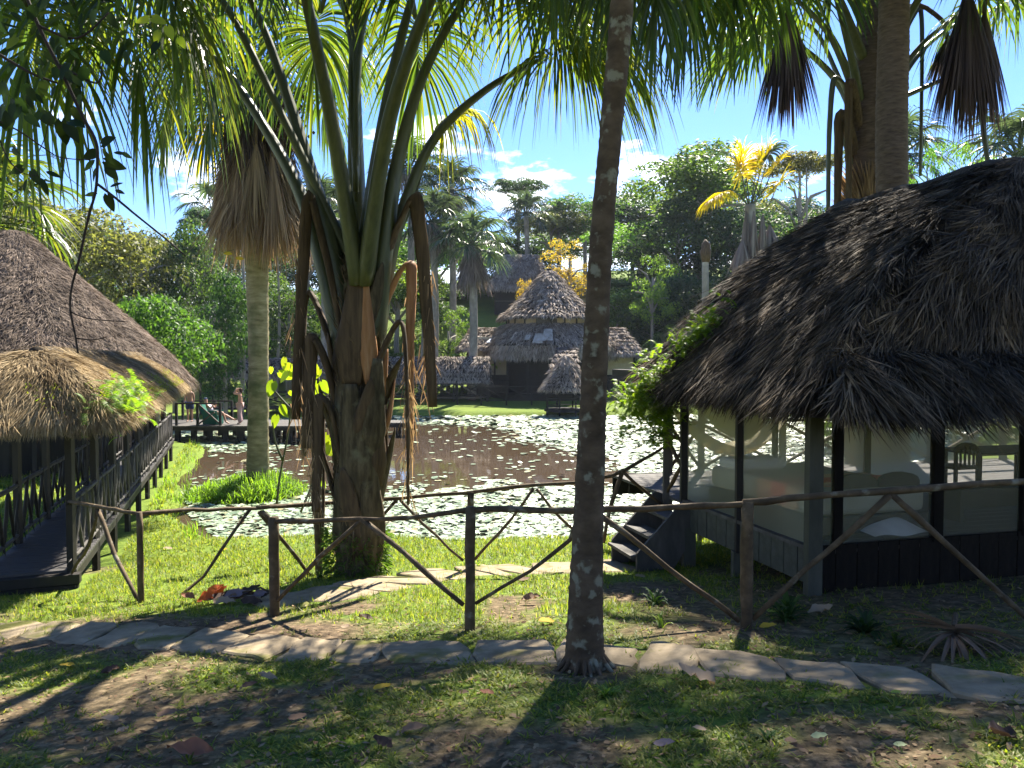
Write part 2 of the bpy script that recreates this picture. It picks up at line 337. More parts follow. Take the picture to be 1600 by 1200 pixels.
bu = N(nt, 'ShaderNodeBump'); bu.inputs['Strength'].default_value = .8; bu.inputs['Distance'].default_value = .03; LK(nt, n1.outputs['Fac'], bu.inputs['Height']); LK(nt, bu.outputs[0], b.inputs['Normal'])
me = mesh_np('ground', np.stack([X, Y, Z], -1), np.stack([I, I+1, I+1+nx, I+nx], -1), mGround, True)
av = me.attributes.new('soil', 'FLOAT', 'POINT'); av.data.foreach_set('value', soil_mask(X, Y).ravel().astype(np.float32))
obj('ground', me, kind='structure')
mWater = bpy.data.materials.new('murky_pond_water'); mWater.use_nodes = True; nt = mWater.node_tree; b = nt.nodes['Principled BSDF']
b.inputs['Base Color'].default_value = (.060, .042, .027, 1); b.inputs['Roughness'].default_value = .03; b.inputs['IOR'].default_value = 1.33; b.inputs['Specular IOR Level'].default_value = .5
tcg = N(nt, 'ShaderNodeTexCoord'); n1 = N(nt, 'ShaderNodeTexNoise'); n1.inputs['Scale'].default_value = 2.2; n1.inputs['Detail'].default_value = 4; LK(nt, tcg.outputs['Object'], n1.inputs['Vector'])
bu = N(nt, 'ShaderNodeBump'); bu.inputs['Strength'].default_value = .12; bu.inputs['Distance'].default_value = .015; LK(nt, n1.outputs['Fac'], bu.inputs['Height']); LK(nt, bu.outputs[0], b.inputs['Normal'])
mb = MB(); mb.poly([(-34, 13.5, WATER), (34, 13.5, WATER), (34, 54, WATER), (-34, 54, WATER)]); mb.build('pond_water', mWater, kind='structure')
# ---------------- lily pads ----------------
mPad = bpy.data.materials.new('lily_pad'); mPad.use_nodes = True; nt = mPad.node_tree; b = nt.nodes['Principled BSDF']
ge = N(nt, 'ShaderNodeNewGeometry'); r = ramp(nt, [(.10,.15,.08,0), (.22,.29,.18,.4), (.33,.40,.29,.8), (.26,.22,.10,1)]); LK(nt, ge.outputs['Random Per Island'], r.inputs[0]); LK(nt, r.outputs[0], b.inputs['Base Color'])
b.inputs['Roughness'].default_value = .40; b.inputs['Specular IOR Level'].default_value = .4
def pads():
    n = 420000; y = 14+37.5*RNG.random(n); x = (RNG.random(n)-.5)*y*1.7
    d = sdf_poly(x, y, POND); c = fbm(x*.35, y*.35, 41, 4); c2 = fbm(x*1.6, y*1.0, 47, 3)
    px = 800+1200*x/y
    # open brown water: a tongue in the middle of the pond
    def inside(cx, cy, rx, ry, ang=0):
        ca, sa = math.cos(ang), math.sin(ang); dx, dy = x-cx, y-cy
        return ((dx*ca+dy*sa)/rx)**2+((-dx*sa+dy*ca)/ry)**2
    o = np.minimum(inside(-3.4, 28.5, 7.0, 7.6, -.15), inside(-6, 38, 6.5, 6.5))
    o = np.minimum(o, inside(-10.5, 26.5, 2.8, 6, .25)+.35)
    o = np.minimum(o, inside(1.8, 24.5, 2.6, 2.1))
    open_ = o+.9*(c-.5)+.5*(c2-.5)
    dens = sstep(.85, 1.15, open_)*(.78+.3*sstep(.35, .6, c2))
    dens = dens*np.where(x < -.32*y, .45, 1)
    dens = np.maximum(dens, .05*sstep(.5, .9, open_)+.006*(open_ < .8))
    # denser towards the viewer, where each pad covers less of the pond
    keep = (d > .25) & (RNG.random(n) < dens*np.interp(y, [14, 50], [.95, .42]))
    isl = ((x+7.4)/1.6)**2+((y-21.6)/1.9)**2 > 1
    keep &= isl; x, y = x[keep], y[keep]; n = len(x)
    r = (.045+.06*RNG.random(n)**1.5)*np.interp(y, [14, 50], [.85, 2.1]); a0 = RNG.random(n)*6.28
    K = 9; a = a0[:, None]+np.linspace(.12, 6.16, K)[None, :]
    tilt = (RNG.random(n)**3)*.35; ta = RNG.random(n)*6.28
    dx, dy = r[:, None]*np.cos(a), r[:, None]*np.sin(a)
    z = WATER+.012+RNG.random(n)[:, None]*.02+np.abs(tilt)[:, None]*r[:, None]*(1+np.cos(a-ta[:, None]))
    V = np.concatenate([np.stack([x[:, None]+dx, y[:, None]+dy, z], -1), np.stack([x, y, z.mean(1)-.004], -1)[:, None]], 1)
    k = K+1; V = V.reshape(-1, 3); F = np.arange(n*k).reshape(n, k)
    print('PADS', n)
    return V, F
V_, F_ = pads()
obj('lily_pads', mesh_np('lily_pads', V_, F_, mPad), label='pale green lily pads floating across the brown pond', cat='lily pads', kind='stuff')
# ---------------- paths of slabs ----------------
def slab_path(name, pts, w, L, label_mat, taper=1.0):
    root = empty(name, pts[0], kind='structure')
    pts = [Vector(p) for p in pts]; acc = []; 
    for a, b_ in zip(pts[:-1], pts[1:]):
        d = (b_-a).length; k = max(1, round(d/L))
        for i in range(k): acc.append(a.lerp(b_, i/k))
    acc.append(pts[-1])
    for i in range(len(acc)-1):
        a, b_ = acc[i], acc[i+1]; d = (b_-a); d.z = 0; l = d.length; d.normalize(); s = Vector((-d.y, d.x, 0)); c = (a+b_)/2
        sk = random.uniform(-.4, -.15); g = .015; ww = w*random.uniform(.85, 1.12); mb = MB(); top = []
        cs = [(-l/2+g, -ww/2), (l/2-g, -ww/2), (l/2-g, ww/2), (-l/2+g, ww/2)]
        ring = []
        for j in range(4):
            p, q = cs[j], cs[(j+1) % 4]
            for t in (0, .33, .66):
                u, v = p[0]+(q[0]-p[0])*t, p[1]+(q[1]-p[1])*t
                u += random.uniform(-.03, .03); v += random.uniform(-.045, .045)
                if t == 0: u *= .94; v *= .93
                w_ = c+d*(u+v*sk)+s*v
                ring.append(Vector((w_.x, w_.y, gz1(w_.x, w_.y)+.014+.008*random.random())))
        n = len(ring); cz = sum((p.z for p in ring))/n; tl = Vector((random.uniform(-.04, .04), random.uniform(-.03, .03), 0))
        ring = [Vector((p.x, p.y, cz+.6*(p.z-cz)+tl.dot(p-c))) for p in ring]
        inner = [p+(Vector((c.x, c.y, p.z))-p)*.06+Vector((0, 0, .012)) for p in ring]
        b0 = len(mb.v); mb.v += inner+ring+[p-Vector((0, 0, .08)) for p in ring]
        mb.f.append(list(range(b0, b0+n)))
        for j in range(n):
            k2 = (j+1) % n
            mb.f.append([b0+j, b0+n+j, b0+n+k2, b0+k2]); mb.f.append([b0+n+j, b0+2*n+j, b0+2*n+k2, b0+n+k2])
        mb.build('slab', label_mat, root)
    return root
slab_path('front_footpath', [G(*p) for p in ((-60, 985), (110, 990), (290, 1000), (450, 1018), (600, 1024), (740, 1024), (870, 1024), (1000, 1027), (1090, 1034), (1220, 1050), (1340, 1062), (1460, 1070), (1640, 1085))], .60, .50, mStone)
slab_path('pond_side_footpath', [G(*p) for p in ((395, 945), (470, 940), (560, 925), (650, 905), (730, 898), (830, 890), (920, 890), (985, 885))], .95, .58, mStone)
# ---------------- grass ----------------
def inside_path(x, y, m=0.):
    r = np.zeros(x.shape, bool)
    for pts, w in PATHS:
        for (ax, ay), (bx, by) in zip(pts[:-1], pts[1:]):
            ex, ey = bx-ax, by-ay; t = np.clip(((x-ax)*ex+(y-ay)*ey)/(ex*ex+ey*ey+1e-9), 0, 1)
            r |= np.hypot(x-ax-ex*t, y-ay-ey*t) < w/2+m
    return r
PATHS = [([(G(*p).x, G(*p).y) for p in ((-60, 985), (110, 990), (290, 1000), (450, 1018), (600, 1024), (740, 1024), (870, 1024), (1000, 1027), (1090, 1034), (1220, 1050), (1340, 1062), (1460, 1070), (1640, 1085))], .50),
         ([(G(*p).x, G(*p).y) for p in ((395, 945), (470, 940), (560, 925), (650, 905), (730, 898), (830, 890), (920, 890), (985, 885))], 1.0)]
def tufts(x, y, k, L, Wd, el=(25, 75), segs=2, droop=.5):
    n = len(x); z = gz(x, y); c = np.repeat(np.stack([x, y, z], -1), k, 0); m = n*k
    c[:, :2] += (RNG.random((m, 2))-.5)*.03
    a = RNG.random(m)*6.283; e = np.radians(el[0]+(el[1]-el[0])*RNG.random(m))
    D = np.stack([np.cos(a)*np.cos(e), np.sin(a)*np.cos(e), np.sin(e)], -1)
    Nn = np.stack([-np.cos(a)*np.sin(e), -np.sin(a)*np.sin(e), np.cos(e)], -1)
    Lr = L*(.5+RNG.random(m)); sc = np.repeat(.6+.8*fbm(x*1.5, y*1.5, 55), k)
    return ribbons(c, D, Nn, Lr*sc, Wd*(.7+.6*RNG.random(m)), segs, droop, prof=[.7, 1, .08] if segs == 2 else [1, .1])
def scatter(n, y0, y1, xw, fn):
    y = y0+(y1-y0)*RNG.random(n); x = (RNG.random(n)*2-1)*xw(y); p = fn(x, y)
    k = RNG.random(n) < p; return x[k], y[k]
def gp(x, y):
    m = soil_mask(x, y); pp = ((1-m)*.95+.05)*(.45+.75*fbm(x*3.1, y*3.1, 77))
    pp = np.where(inside_path(x, y), .025+.22*(fbm(x*2.5, y*2.5, 61) > .60), pp)
    pp = np.where(sdf_poly(x, y, POND) > -.1, 0, pp)
    c = (x+.34*y)/1; corr = (x < -6.02-.362*(y-10.5)+.1) & (x > -7.3-.362*(y-10.5)) & (y > 10)
    return np.where(corr, 0, pp)
parts = []
x, y = scatter(20000, 3.2, 7.2, lambda y: y*.74+.4, gp); parts.append(tufts(x, y, 7, .048, .0085, (8, 55)))
x, y = scatter(26000, 7.2, 12, lambda y: y*.72+.3, gp); parts.append(tufts(x, y, 5, .065, .009, (20, 80), 1))
x, y = scatter(30000, 12, 17, lambda y: y*.7, gp); parts.append(tufts(x, y, 4, .075, .013, (30, 80), 1))
x, y = scatter(34000, 17, 36, lambda y: y*.7, lambda x, y: np.where(x < -.30*y, gp(x, y), 0)); parts.append(tufts(x, y, 4, .12, .024, (35, 85), 1))
npobj('grass', cat(parts), mGrass, label='short bright green grass growing around the paths', cat='grass', kind='stuff')
def shore():
    y = 14.8+30*RNG.random(60000); x = (RNG.random(60000)*2-1)*y*.75; d = sdf_poly(x, y, POND)
    k = (d > -.5) & (d < .25) & (fbm(x*.9, y*.9, 71) > .5) & ((x < -.28*y) | (x > .42*y)); x, y = x[k], y[k]
    z = np.maximum(gz(x, y), WATER-.05); m = len(x); a = RNG.random(m)*6.28; e = np.radians(50+40*RNG.random(m))
    D = np.stack([np.cos(a)*np.cos(e), np.sin(a)*np.cos(e), np.sin(e)], -1); Nn = np.stack([-np.cos(a)*np.sin(e), -np.sin(a)*np.sin(e), np.cos(e)], -1)
    return ribbons(np.stack([x, y, z], -1), D, Nn, .15+.25*RNG.random(m), .02, 2, .8)
npobj('shore_reeds', shore(), mReed, label='tall green shore grass along the left bank of the pond', cat='reeds', kind='stuff')
def island_grass():
    m = 5200; a = RNG.random(m)*6.28; r = np.sqrt(RNG.random(m)); x = -7.25+1.75*r*np.cos(a); y = 21.4+1.9*r*np.sin(a); z = gz(x, y)
    e = np.radians(45+45*RNG.random(m)); a = RNG.random(m)*6.28
    D = np.stack([np.cos(a)*np.cos(e), np.sin(a)*np.cos(e), np.sin(e)], -1); Nn = np.stack([-np.cos(a)*np.sin(e), -np.sin(a)*np.sin(e), np.cos(e)], -1)
    hh = .25+.6*fbm(x*1.2, y*1.2, 81)**1.5+.55*np.exp(-((x+6.6)**2+(y-20.6)**2)/.5)
    return ribbons(np.stack([x, y, z], -1), D, Nn, hh*(.6+.7*RNG.random(m)), .028, 3, 1.3)
npobj('island_grass', island_grass(), mReed, label='long arching grass on the islet round the skirted palm', cat='grass', kind='stuff')
# ---------------- thatch ----------------
def surf_grid(fn, nu, nv, off=0.):
    U, Vv = np.meshgrid(np.linspace(0, 1, nu), np.linspace(0, 1, nv)); p = fn(U.ravel(), Vv.ravel())
    if off:
        e = 1e-3; pu = fn(np.clip(U.ravel()+e, 0, 1), Vv.ravel())-fn(np.clip(U.ravel()-e, 0, 1), Vv.ravel()); pv = fn(U.ravel(), np.clip(Vv.ravel()+e, 0, 1))-fn(U.ravel(), np.clip(Vv.ravel()-e, 0, 1))
        nn = nz(np.cross(pv, pu)); nn = nn*np.sign(nn[:, 2:3]+1e-9); p = p+nn*off
    I = (np.arange(nv-1)[:, None]*nu+np.arange(nu-1)[None, :]).ravel()
    return p, np.stack([I, I+1, I+1+nu, I+nu], -1)
def thatch(fn, n, rows, L, Wd, lift=.06, jit=.25, tuftout=.12, fringe=0, fdroop=1.2, vexp=1.0, segs=2, Lf=None, flip=None, patchy=0, vmin=0.0):
    u = RNG.random(n); row = RNG.integers(0, rows, n); v = vmin+(1-vmin)*((row+.35*RNG.random(n))/rows)**vexp
    if fringe:
        u = np.concatenate([u, RNG.random(fringe)]); v = np.concatenate([v, .965+.035*RNG.random(fringe)])
    e = 2e-3; ff = lambda a, b: fn(np.clip(a, 0, 1), np.clip(b, 0, 1))
    p = ff(u, v); du = ff(u+e, v)-ff(u-e, v); dv = nz(ff(u, v+e)-ff(u, v-e)); nn = nz(np.cross(dv, du)); nn *= np.sign(nn[:, 2:3]+1e-9)
    if flip is not None: nn *= flip
    m = len(u); sd = nz(np.cross(dv, nn)); cl_ = (fbm(p[:, 0]*3.3+p[:, 2]*2.1, p[:, 1]*3.3-p[:, 2]*2.7, 101)-.5)*2; cl2 = fbm(p[:, 0]*5+p[:, 2]*4, p[:, 1]*5+3, 103)
    D = dv+sd*(RNG.normal(size=m)*jit+cl_*1.0)[:, None]+nn*(tuftout*(RNG.random(m)+1.2*(cl2-.5)))[:, None]
    P0 = p+nn*(lift*RNG.random(m))[:, None]-dv*.0
    Ls = L*(.5+.8*RNG.random(m))*(.6+.8*cl2); dr = np.full(m, .12)
    if fringe: Ls[n:] = (Lf or L)*(.5+RNG.random(fringe)); dr[n:] = fdroop
    Nr = nn+sd*(RNG.normal(size=m)*.5)[:, None]
    return ribbons(P0, D, Nr, Ls, Wd*(.6+.8*RNG.random(m)), segs, dr)
def bil(a, b, c, d, bulge=0.):
    a, b, c, d = [np.array(q, float) for q in (a, b, c, d)]
    nrm = np.cross(b-a, d-a); nrm = nrm/(np.linalg.norm(nrm)+1e-9); nrm = nrm*(1 if nrm[2] > 0 else -1)
    def f(u, v):
        u = u[:, None]; v = v[:, None]
        return (a*(1-u)+b*u)*(1-v)+(d*(1-u)+c*u)*v+nrm*(bulge*np.sin(np.pi*v))
    return f
def cone_fn(c, prof, a0=0., a1=2*math.pi, ex=1., ey=1., nseg=0, rot=0):
    pr = np.array([p[0] for p in prof], float); pz = np.array([p[1] for p in prof], float); t = np.linspace(0, 1, len(prof))
    def f(u, v):
        a = a0+(a1-a0)*u; r = np.interp(v, t, pr); z = np.interp(v, t, pz); r = r*(1+.012*np.sin(a*7)+.01*np.sin(a*17+1))
        x, y = r*np.cos(a)*ex, r*np.sin(a)*ey
        cr_, sr = math.cos(rot), math.sin(rot)
        return np.stack([c[0]+x*cr_-y*sr, c[1]+x*sr+y*cr_, c[2]+z], -1)
    return f
def roof_parts(parent, fns, mat, name='thatched_roof', **k):
    base = cat([surf_grid(f, 30, 10, -.0) for f in fns]+[surf_grid(f, 30, 10, -.13) for f in fns])
    r = npobj(name, base, mThBase, parent)
    th = cat([thatch(f, **{**k, **({'n': int(k['n']*w)} if w != 1 else {})}) for f, w in zip(fns, k.pop('weights', [1]*len(fns)))])
    npobj('thatch', th, mat, r, kind='stuff')
    return r
# ---------------- left covered corridor ----------------
dC = Vector((-.34, .94, 0)).normalized(); sC = Vector((dC.y, -dC.x, 0))  # to the right of travel
C0 = P(112, 890, 10.5); FZ = C0.z
def cw(t, s, z): p = C0+dC*t+sC*s; return Vector((p.x, p.y, FZ+z))
CL = 18.5
cor = empty('covered_corridor', cw(0, -.55, 0), 'long thatched timber corridor with stick railings leading down the left bank', 'covered walkway')
unit = MB().box((0, 0, 0), (1, 1, 1)).mesh('plank', mFloor)
def piece(name, me, parent, a, b_, w, h, mat=None, up='Z'):
    a = Vector(a); b_ = Vector(b_); d = b_-a; o = obj(name, me, parent); q = d.to_track_quat('X', up)
    o.rotation_mode = 'QUATERNION'; o.rotation_quaternion = q; o.location = (a+b_)/2-ORG[parent]; o.scale = (d.length, w, h)
    if mat: o.material_slots[0].link = 'OBJECT'; o.material_slots[0].material = mat
    return o
k = 0; t = 0
while t < CL:
    piece('floor_board', unit, cor, cw(t+.07, -1.12, -.02+random.uniform(-.003, .003)), cw(t+.07, .06, -.02), .135, .04); t += .15
for s in (-1.05, 0): MB().beam(cw(0, s, -.11), cw(CL, s, -.11), .08, .14).build('floor_joist', mWoodD, cor)
for i in range(10):
    t = .02+i*1.95
    for s in (-1.08, .0):
        p = cw(t, s, 0); MB().beam((p.x, p.y, gz1(p.x, p.y)-.3), (p.x, p.y, FZ+(2.0 if t < 12.5 else 1.0)), .09).build('post', mWoodD, cor)
stick = MB().tube([(-.5, 0, 0), (-.2, .12, .03), (.15, -.1, -.05), (.5, 0, 0)], [.5, .47, .52, .45], 6).mesh('stick', mWoodG, smooth=True)
def stick_at(name, parent, a, b_, r, mat=None): return piece(name, stick, parent, a, b_, r*2, r*2, mat)
for s, in ((-1.08,), (.02,)):
    for i in range(9):
        stick_at('top_rail', cor, cw(.1+i*1.95, s, .93), cw(.1+(i+1)*1.95, s, .93), .035)
        stick_at('bottom_rail', cor, cw(.1+i*1.95, s, .14), cw(.1+(i+1)*1.95, s, .14), .03)
    t = .25; up = 1
    while t < CL-.6:
        lean = .16*up*random.uniform(.6, 1.3)
        stick_at('baluster', cor, cw(t-lean, s, .12), cw(t+lean, s+random.uniform(-.03, .03), .92), random.uniform(.022, .034), mWoodD if s < 0 else mWoodG); up = -up; t += random.uniform(.22, .30)
EZ, RZ, OV, T0, T1 = 2.12, 2.98, .72, -.45, 12.8
cen = -.52
fr = bil(cw(.75, cen, RZ), cw(T1, cen, RZ), cw(T1, OV, EZ), cw(T0, OV, EZ), .07)
fl = bil(cw(.75, cen, RZ), cw(T1, cen, RZ), cw(T1, -1.04-OV, EZ), cw(T0, -1.04-OV, EZ), .07)
a_, b_ = cw(.75, cen-.08, RZ), cw(.75, cen+.08, RZ)
ff_ = bil(a_, b_, cw(T0-.3, OV, EZ-.02), cw(T0-.3, -1.04-OV, EZ-.02), .18)
roof_parts(cor, [fr, fl, ff_], mThGold, n=30000, rows=16, L=.30, Wd=.012, lift=.06, jit=.3, tuftout=.22, fringe=3800, Lf=.22, weights=[1, .4, .5])
npobj('ridge_thatch', ribbons(*(lambda n: (np.array([cw(a, cen+b, RZ+.06+c) for a, b, c in zip(RNG.uniform(.6, T1, n), RNG.normal(size=n)*.06, RNG.uniform(0, .06, n))]), np.where(RNG.random((n, 1)) < .5, np.array(sC), -np.array(sC))+RNG.normal(size=(n, 3))*.3+np.array([0, 0, -.3]), np.tile([0, 0, 1.], (n, 1)), RNG.uniform(.12, .35, n), .013))(2600), 2, .8), mThGold, cor, kind='stuff')
MB().tube([cw(t_, cen+.03*math.sin(t_*2), RZ-.02) for t_ in np.linspace(.6, T1, 14)], .11, 8, jit=.15).build('ridge_cap', mThBase, cor, True)
for s, z in ((OV-.1, EZ+.05), (-1.04-OV+.1, EZ+.05)): MB().beam(cw(T0+.1, s, z-.12), cw(T1, s, z-.12), .05).build('eave_pole', mWoodD, cor)
# steps in front of the corridor
st = empty('entrance_steps', cw(-.4, -.55, -.3), 'two broad worn plank steps at the open end of the corridor', 'steps')
for k_, (t0_, t1_, zt) in enumerate(((-.16, .0, -.03), (-.62, -.2, -.26))):
    MB().beam(cw((t0_+t1_)/2, -1.9, zt-.07), cw((t0_+t1_)/2, .12-.08*k_, zt-.07), t1_-t0_, .13).build('tread', mWoodG if k_ else mWoodD, st)
MB().beam(cw(-.1, -1.9, -.33), cw(-.1, .1, -.33), .1, .3).build('riser', mWoodD, st)
# ferns and moss on the corridor roof
def leafy(P0, Nn, L, Wd, droop=1.0, segs=3, spread=.9, fold=0):
    n = len(P0); a = RNG.normal(size=(n, 3)); D = nz(nz(Nn)+a*spread); s = nz(np.cross(D, RNG.normal(size=(n, 3)))); NN = nz(np.cross(s, D))
    NN *= np.sign(NN[:, 2:3]+1e-9)
    return ribbons(P0, D, NN, L*(.5+RNG.random(n)), Wd*(.7+.6*RNG.random(n)), segs, droop, prof=[.35]+[1]*(segs-1)+[.1] if segs > 1 else [1, .1], fold=fold)
def fern_clump(name, centers, n, r, label, cat_, L=.22, Wd=.02, fr=40, mat=None):
    cs = [Vector(c) for c in centers]; root = empty(name, cs[0], label, cat_)
    for c in cs:
        n_ = max(6, int(n*random.uniform(.7, 1.2))); mbv = []
        a = RNG.random(n_)*6.28; e = np.radians(10+70*RNG.random(n_)); D = np.stack([np.cos(a)*np.cos(e), np.sin(a)*np.cos(e), np.sin(e)], -1)
        # each frond: rib of pinnae
        PP, DD, NN = [], [], []
        for i in range(n_):
            d = Vector(D[i]); p = c+Vector(RNG.normal(size=3))*r; Ll = L*random.uniform(.8, 1.8); 
            for k_ in range(9):
                d = (d+Vector((0, 0, -.17))).normalized(); p = p+d*Ll/9; s = d.cross(Vector((0, 0, 1))).normalized()
                for sg in (-1, 1): PP.append(p); DD.append(s*sg+d*.5); NN.append(s.cross(d)*1)
        V, F = ribbons(np.array(PP), np.array(DD), np.array(NN), np.full(len(PP), L*.30), Wd, 1, 0.3, prof=[1, .2])
        npobj('fronds', (V, F), mat or mFern, root, kind='stuff')
    return root
mFernB = leaf_mat('bright_fern', [(.05,.10,.012),(.10,.165,.015),(.17,.22,.025)], .5, 1.3, .5, .3, (1,1,.3), .1)
C_ = [cw(T0+random.uniform(-.3, 2.2), OV-random.uniform(-.05, .5), EZ+random.uniform(-.1, .30)) for i in range(44)]
fern_clump('roof_ferns', C_, 11, .12, 'bright green ferns hanging over the near corner of the corridor thatch', 'fern', .17, .020)
mMoss = leaf_mat('roof_moss', [(.10,.15,.015),(.18,.21,.02),(.25,.27,.04)], .4, 1.2, .7, .2, (1,1,.4), 0)
def moss(fn, n, cond, parent, name='moss', L=.05, Wd=.02, mat=None):
    u = RNG.random(n); v = RNG.random(n); k = cond(u, v); u, v = u[k], v[k]; p = fn(u, v); nn = np.tile([.3, -.2, .9], (len(p), 1))
    p = p+nn*.07*RNG.random((len(p), 1))*1.3
    return npobj(name, leafy(p, nn, L, Wd, .5, 1, .8), mat or mMoss, parent, kind='stuff')
moss(fr, 26000, lambda u, v: (fbm(u*14, v*3, 91) > .60-.32*sstep(.65, 1, v)+.25*sstep(.6, .2, v)) & (v > .42+.2*u) & ~((u < .16) & (v < .7)), cor)
moss(ff_, 2500, lambda u, v: (fbm(u*6, v*4, 93) > .62) & (v > .5) & (u > .55), cor)
# ---------------- big conical house on the left ----------------
bc = P(20, 365, 27); mal = empty('round_house', (bc.x, bc.y, -3.3), 'huge conical brown thatched round house rising behind the corridor', 'house')
def shear_cone(f): return f
prof = [(.25, .0), (.95, -.60), (2.05, -1.6), (3.75, -3.15), (4.9, -4.3), (5.6, -5.2)]
cf = cone_fn(bc, prof, math.pi*1.05, math.pi*2.2)
cb = cone_fn(bc, prof, math.pi*.2, math.pi*1.05)
roof_parts(mal, [cf, cb], mThGrey, n=70000, rows=60, L=.24, Wd=.020, lift=.12, jit=.5, tuftout=.35, fringe=1500, Lf=.5, weights=[1, .15])
MB().tube([bc+Vector((0, 0, -.45)), bc+Vector((0, 0, .0)), bc+Vector((0, 0, .08))], [.55, .33, .2], 12, jit=.15).build('apex_cap', mThBase, mal, True)
w = MB()
for i in range(14):
    a = 2*math.pi*i/14; p = Vector((bc.x+4.7*math.cos(a), bc.y+4.7*math.sin(a), 0)); MB().beam((p.x, p.y, -3.9), (p.x, p.y, bc.z-4.45), .14).build('post', mWoodD, mal)
mbw = MB().tube([(bc.x, bc.y, -3.6), (bc.x, bc.y, -1.5)], 4.4, 24, caps=False); mbw.build('wall', mWoodD, mal)
# ---------------- right hut ----------------
A = P(1270, 860, 7.75); th_ = R(15); dL = Vector((-math.sin(th_), math.cos(th_), 0)); dF = Vector((math.cos(th_), math.sin(th_), 0))
HZ = A.z
def hw(u, t, z): p = A+dF*u+dL*t; return Vector((p.x, p.y, HZ+z))
gA = gz1(A.x, A.y)
hut = empty('screened_hut', (A.x, A.y, gA), 'dark thatched stilt hut with insect screens on the right bank', 'hut')
UW, TP, TD = 8.2, 5.3, 2.9
# planks of the left and front skirts
def skirt(f, L_, z0, z1, step, mat):
    n = int(L_/step)
    for i in range(n):
        a0, b0 = f(i*step+.006), f((i+1)*step-.006); o = (f(0.5)-f(0.)).normalized().cross(Vector((0, 0, 1)))*random.uniform(.0, .006)
        m_ = (a0+b0)/2+o; piece('plank', unit, hut, (m_.x, m_.y, HZ+z0), (m_.x, m_.y, HZ+z1), (b0-a0).length, .03, mat).rotation_quaternion = (Matrix((Vector((0, 0, 1)), (b0-a0).normalized(), Vector((0, 0, 1)).cross((b0-a0).normalized()))).transposed()).to_quaternion()
mSk = noise_mat('grey_green_plank', [(.035,.037,.028),(.055,.057,.045),(.08,.082,.066)], 4, 5, .7, .2, (1,1,.3), .25)
skirt(lambda t: hw(0, t, 0), 2.78, -.36, .0, .235, mSk)
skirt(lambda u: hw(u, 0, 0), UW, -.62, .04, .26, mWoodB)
skirt(lambda u: hw(u, TP, 0), UW, -.34, .0, .30, mWoodD)
MB().beam(hw(0, 0, .015), hw(0, 2.75, .015), .09, .04).build('sill', mWoodG, hut)
# floor
for i in range(28):
    t = .08+i*.19
    if t > TP: break
    piece('floor_board', unit, hut, hw(.02, t, -.03), hw(UW, t, -.03), .18, .04, mWoodG)
def post(u, t, z0, z1, w, mat=None, ground=False):
    a = hw(u, t, z0); b_ = hw(u, t, z1)
    if ground: a.z = gz1(a.x, a.y)-.3
    mb = MB().beam(a, b_, w); return mb.build('post', mat or mWoodD, hut)
mPostG = noise_mat('grey_green_post', [(.035,.036,.026),(.06,.06,.044),(.09,.09,.068)], 5, 5, .7, .2, (1,1,.3), .25)
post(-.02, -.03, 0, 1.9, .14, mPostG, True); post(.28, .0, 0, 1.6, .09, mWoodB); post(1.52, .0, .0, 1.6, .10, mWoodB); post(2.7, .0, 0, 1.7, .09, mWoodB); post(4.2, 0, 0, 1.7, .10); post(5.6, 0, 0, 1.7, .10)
post(0, 1.38, -.36, 1.8, .085); post(0, 1.42, 0, -.35, .11, mPostG, True); post(0, 2.76, 0, 1.8, .10, None, True); post(0, 2.62, -.3, -.32, .16, mPostG, True)
for u, t in ((0, 3.3), (1.6, 5.2), (3.2, 5.2), (4.8, 5.2), (6.4, 5.2), (8.1, 5.2), (8.1, 2.6), (8.1, .1), (1.0, 5.2)): post(u, t, 0, 1.85 , .10 if u else .085, mWoodG, True)
for u, t in ((1.8, 1.4), (3.6, 1.4), (5.4, 1.4), (1.8, 3.2), (4.0, 3.2)): post(u, t, 0, -.08, .16, mPostG, True)
MB().beam(hw(0, 0, 1.72), hw(0, 5.2, 1.72), .1).build('wall_plate', mWoodD, hut); MB().beam(hw(0, 0, 1.72), hw(UW, 0, 1.72), .1).build('wall_plate', mWoodD, hut)
MB().beam(hw(0, 5.2, 1.72), hw(UW, 5.2, 1.72), .1).build('wall_plate', mWoodD, hut)
# screens
def screen_mat(name, col, op, tr):
    m = bpy.data.materials.new(name); m.use_nodes = True; nt = m.node_tree; nt.nodes.clear()
    d = N(nt, 'ShaderNodeBsdfDiffuse'); d.inputs[0].default_value = (*col, 1); t = N(nt, 'ShaderNodeBsdfTranslucent'); t.inputs[0].default_value = (*tr, 1)
    a = N(nt, 'ShaderNodeAddShader'); LK(nt, d.outputs[0], a.inputs[0]); LK(nt, t.outputs[0], a.inputs[1])
    tp = N(nt, 'ShaderNodeBsdfTransparent'); ms = N(nt, 'ShaderNodeMixShader'); ms.inputs[0].default_value = op; LK(nt, tp.outputs[0], ms.inputs[1]); LK(nt, a.outputs[0], ms.inputs[2])
    o = N(nt, 'ShaderNodeOutputMaterial'); LK(nt, ms.outputs[0], o.inputs[0]); return m
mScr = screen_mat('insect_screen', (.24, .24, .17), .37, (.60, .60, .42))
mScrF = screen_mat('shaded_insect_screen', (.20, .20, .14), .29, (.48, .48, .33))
def screen(a, b_, z0, z1, m_=None):
    a = Vector(a); b_ = Vector(b_); n_ = (b_-a).normalized().cross(Vector((0, 0, 1)))*.004
    p = [Vector((a.x, a.y, HZ+z0)), Vector((b_.x, b_.y, HZ+z0)), Vector((b_.x, b_.y, HZ+z1)), Vector((a.x, a.y, HZ+z1))]
    MB().poly(p).build('screen_panel', m_ or mScr, hut)
screen(hw(.02, .08, 0), hw(.02, 1.33, 0), .04, 1.66); screen(hw(.02, 1.43, 0), hw(.02, 2.7, 0), .04, 1.66)
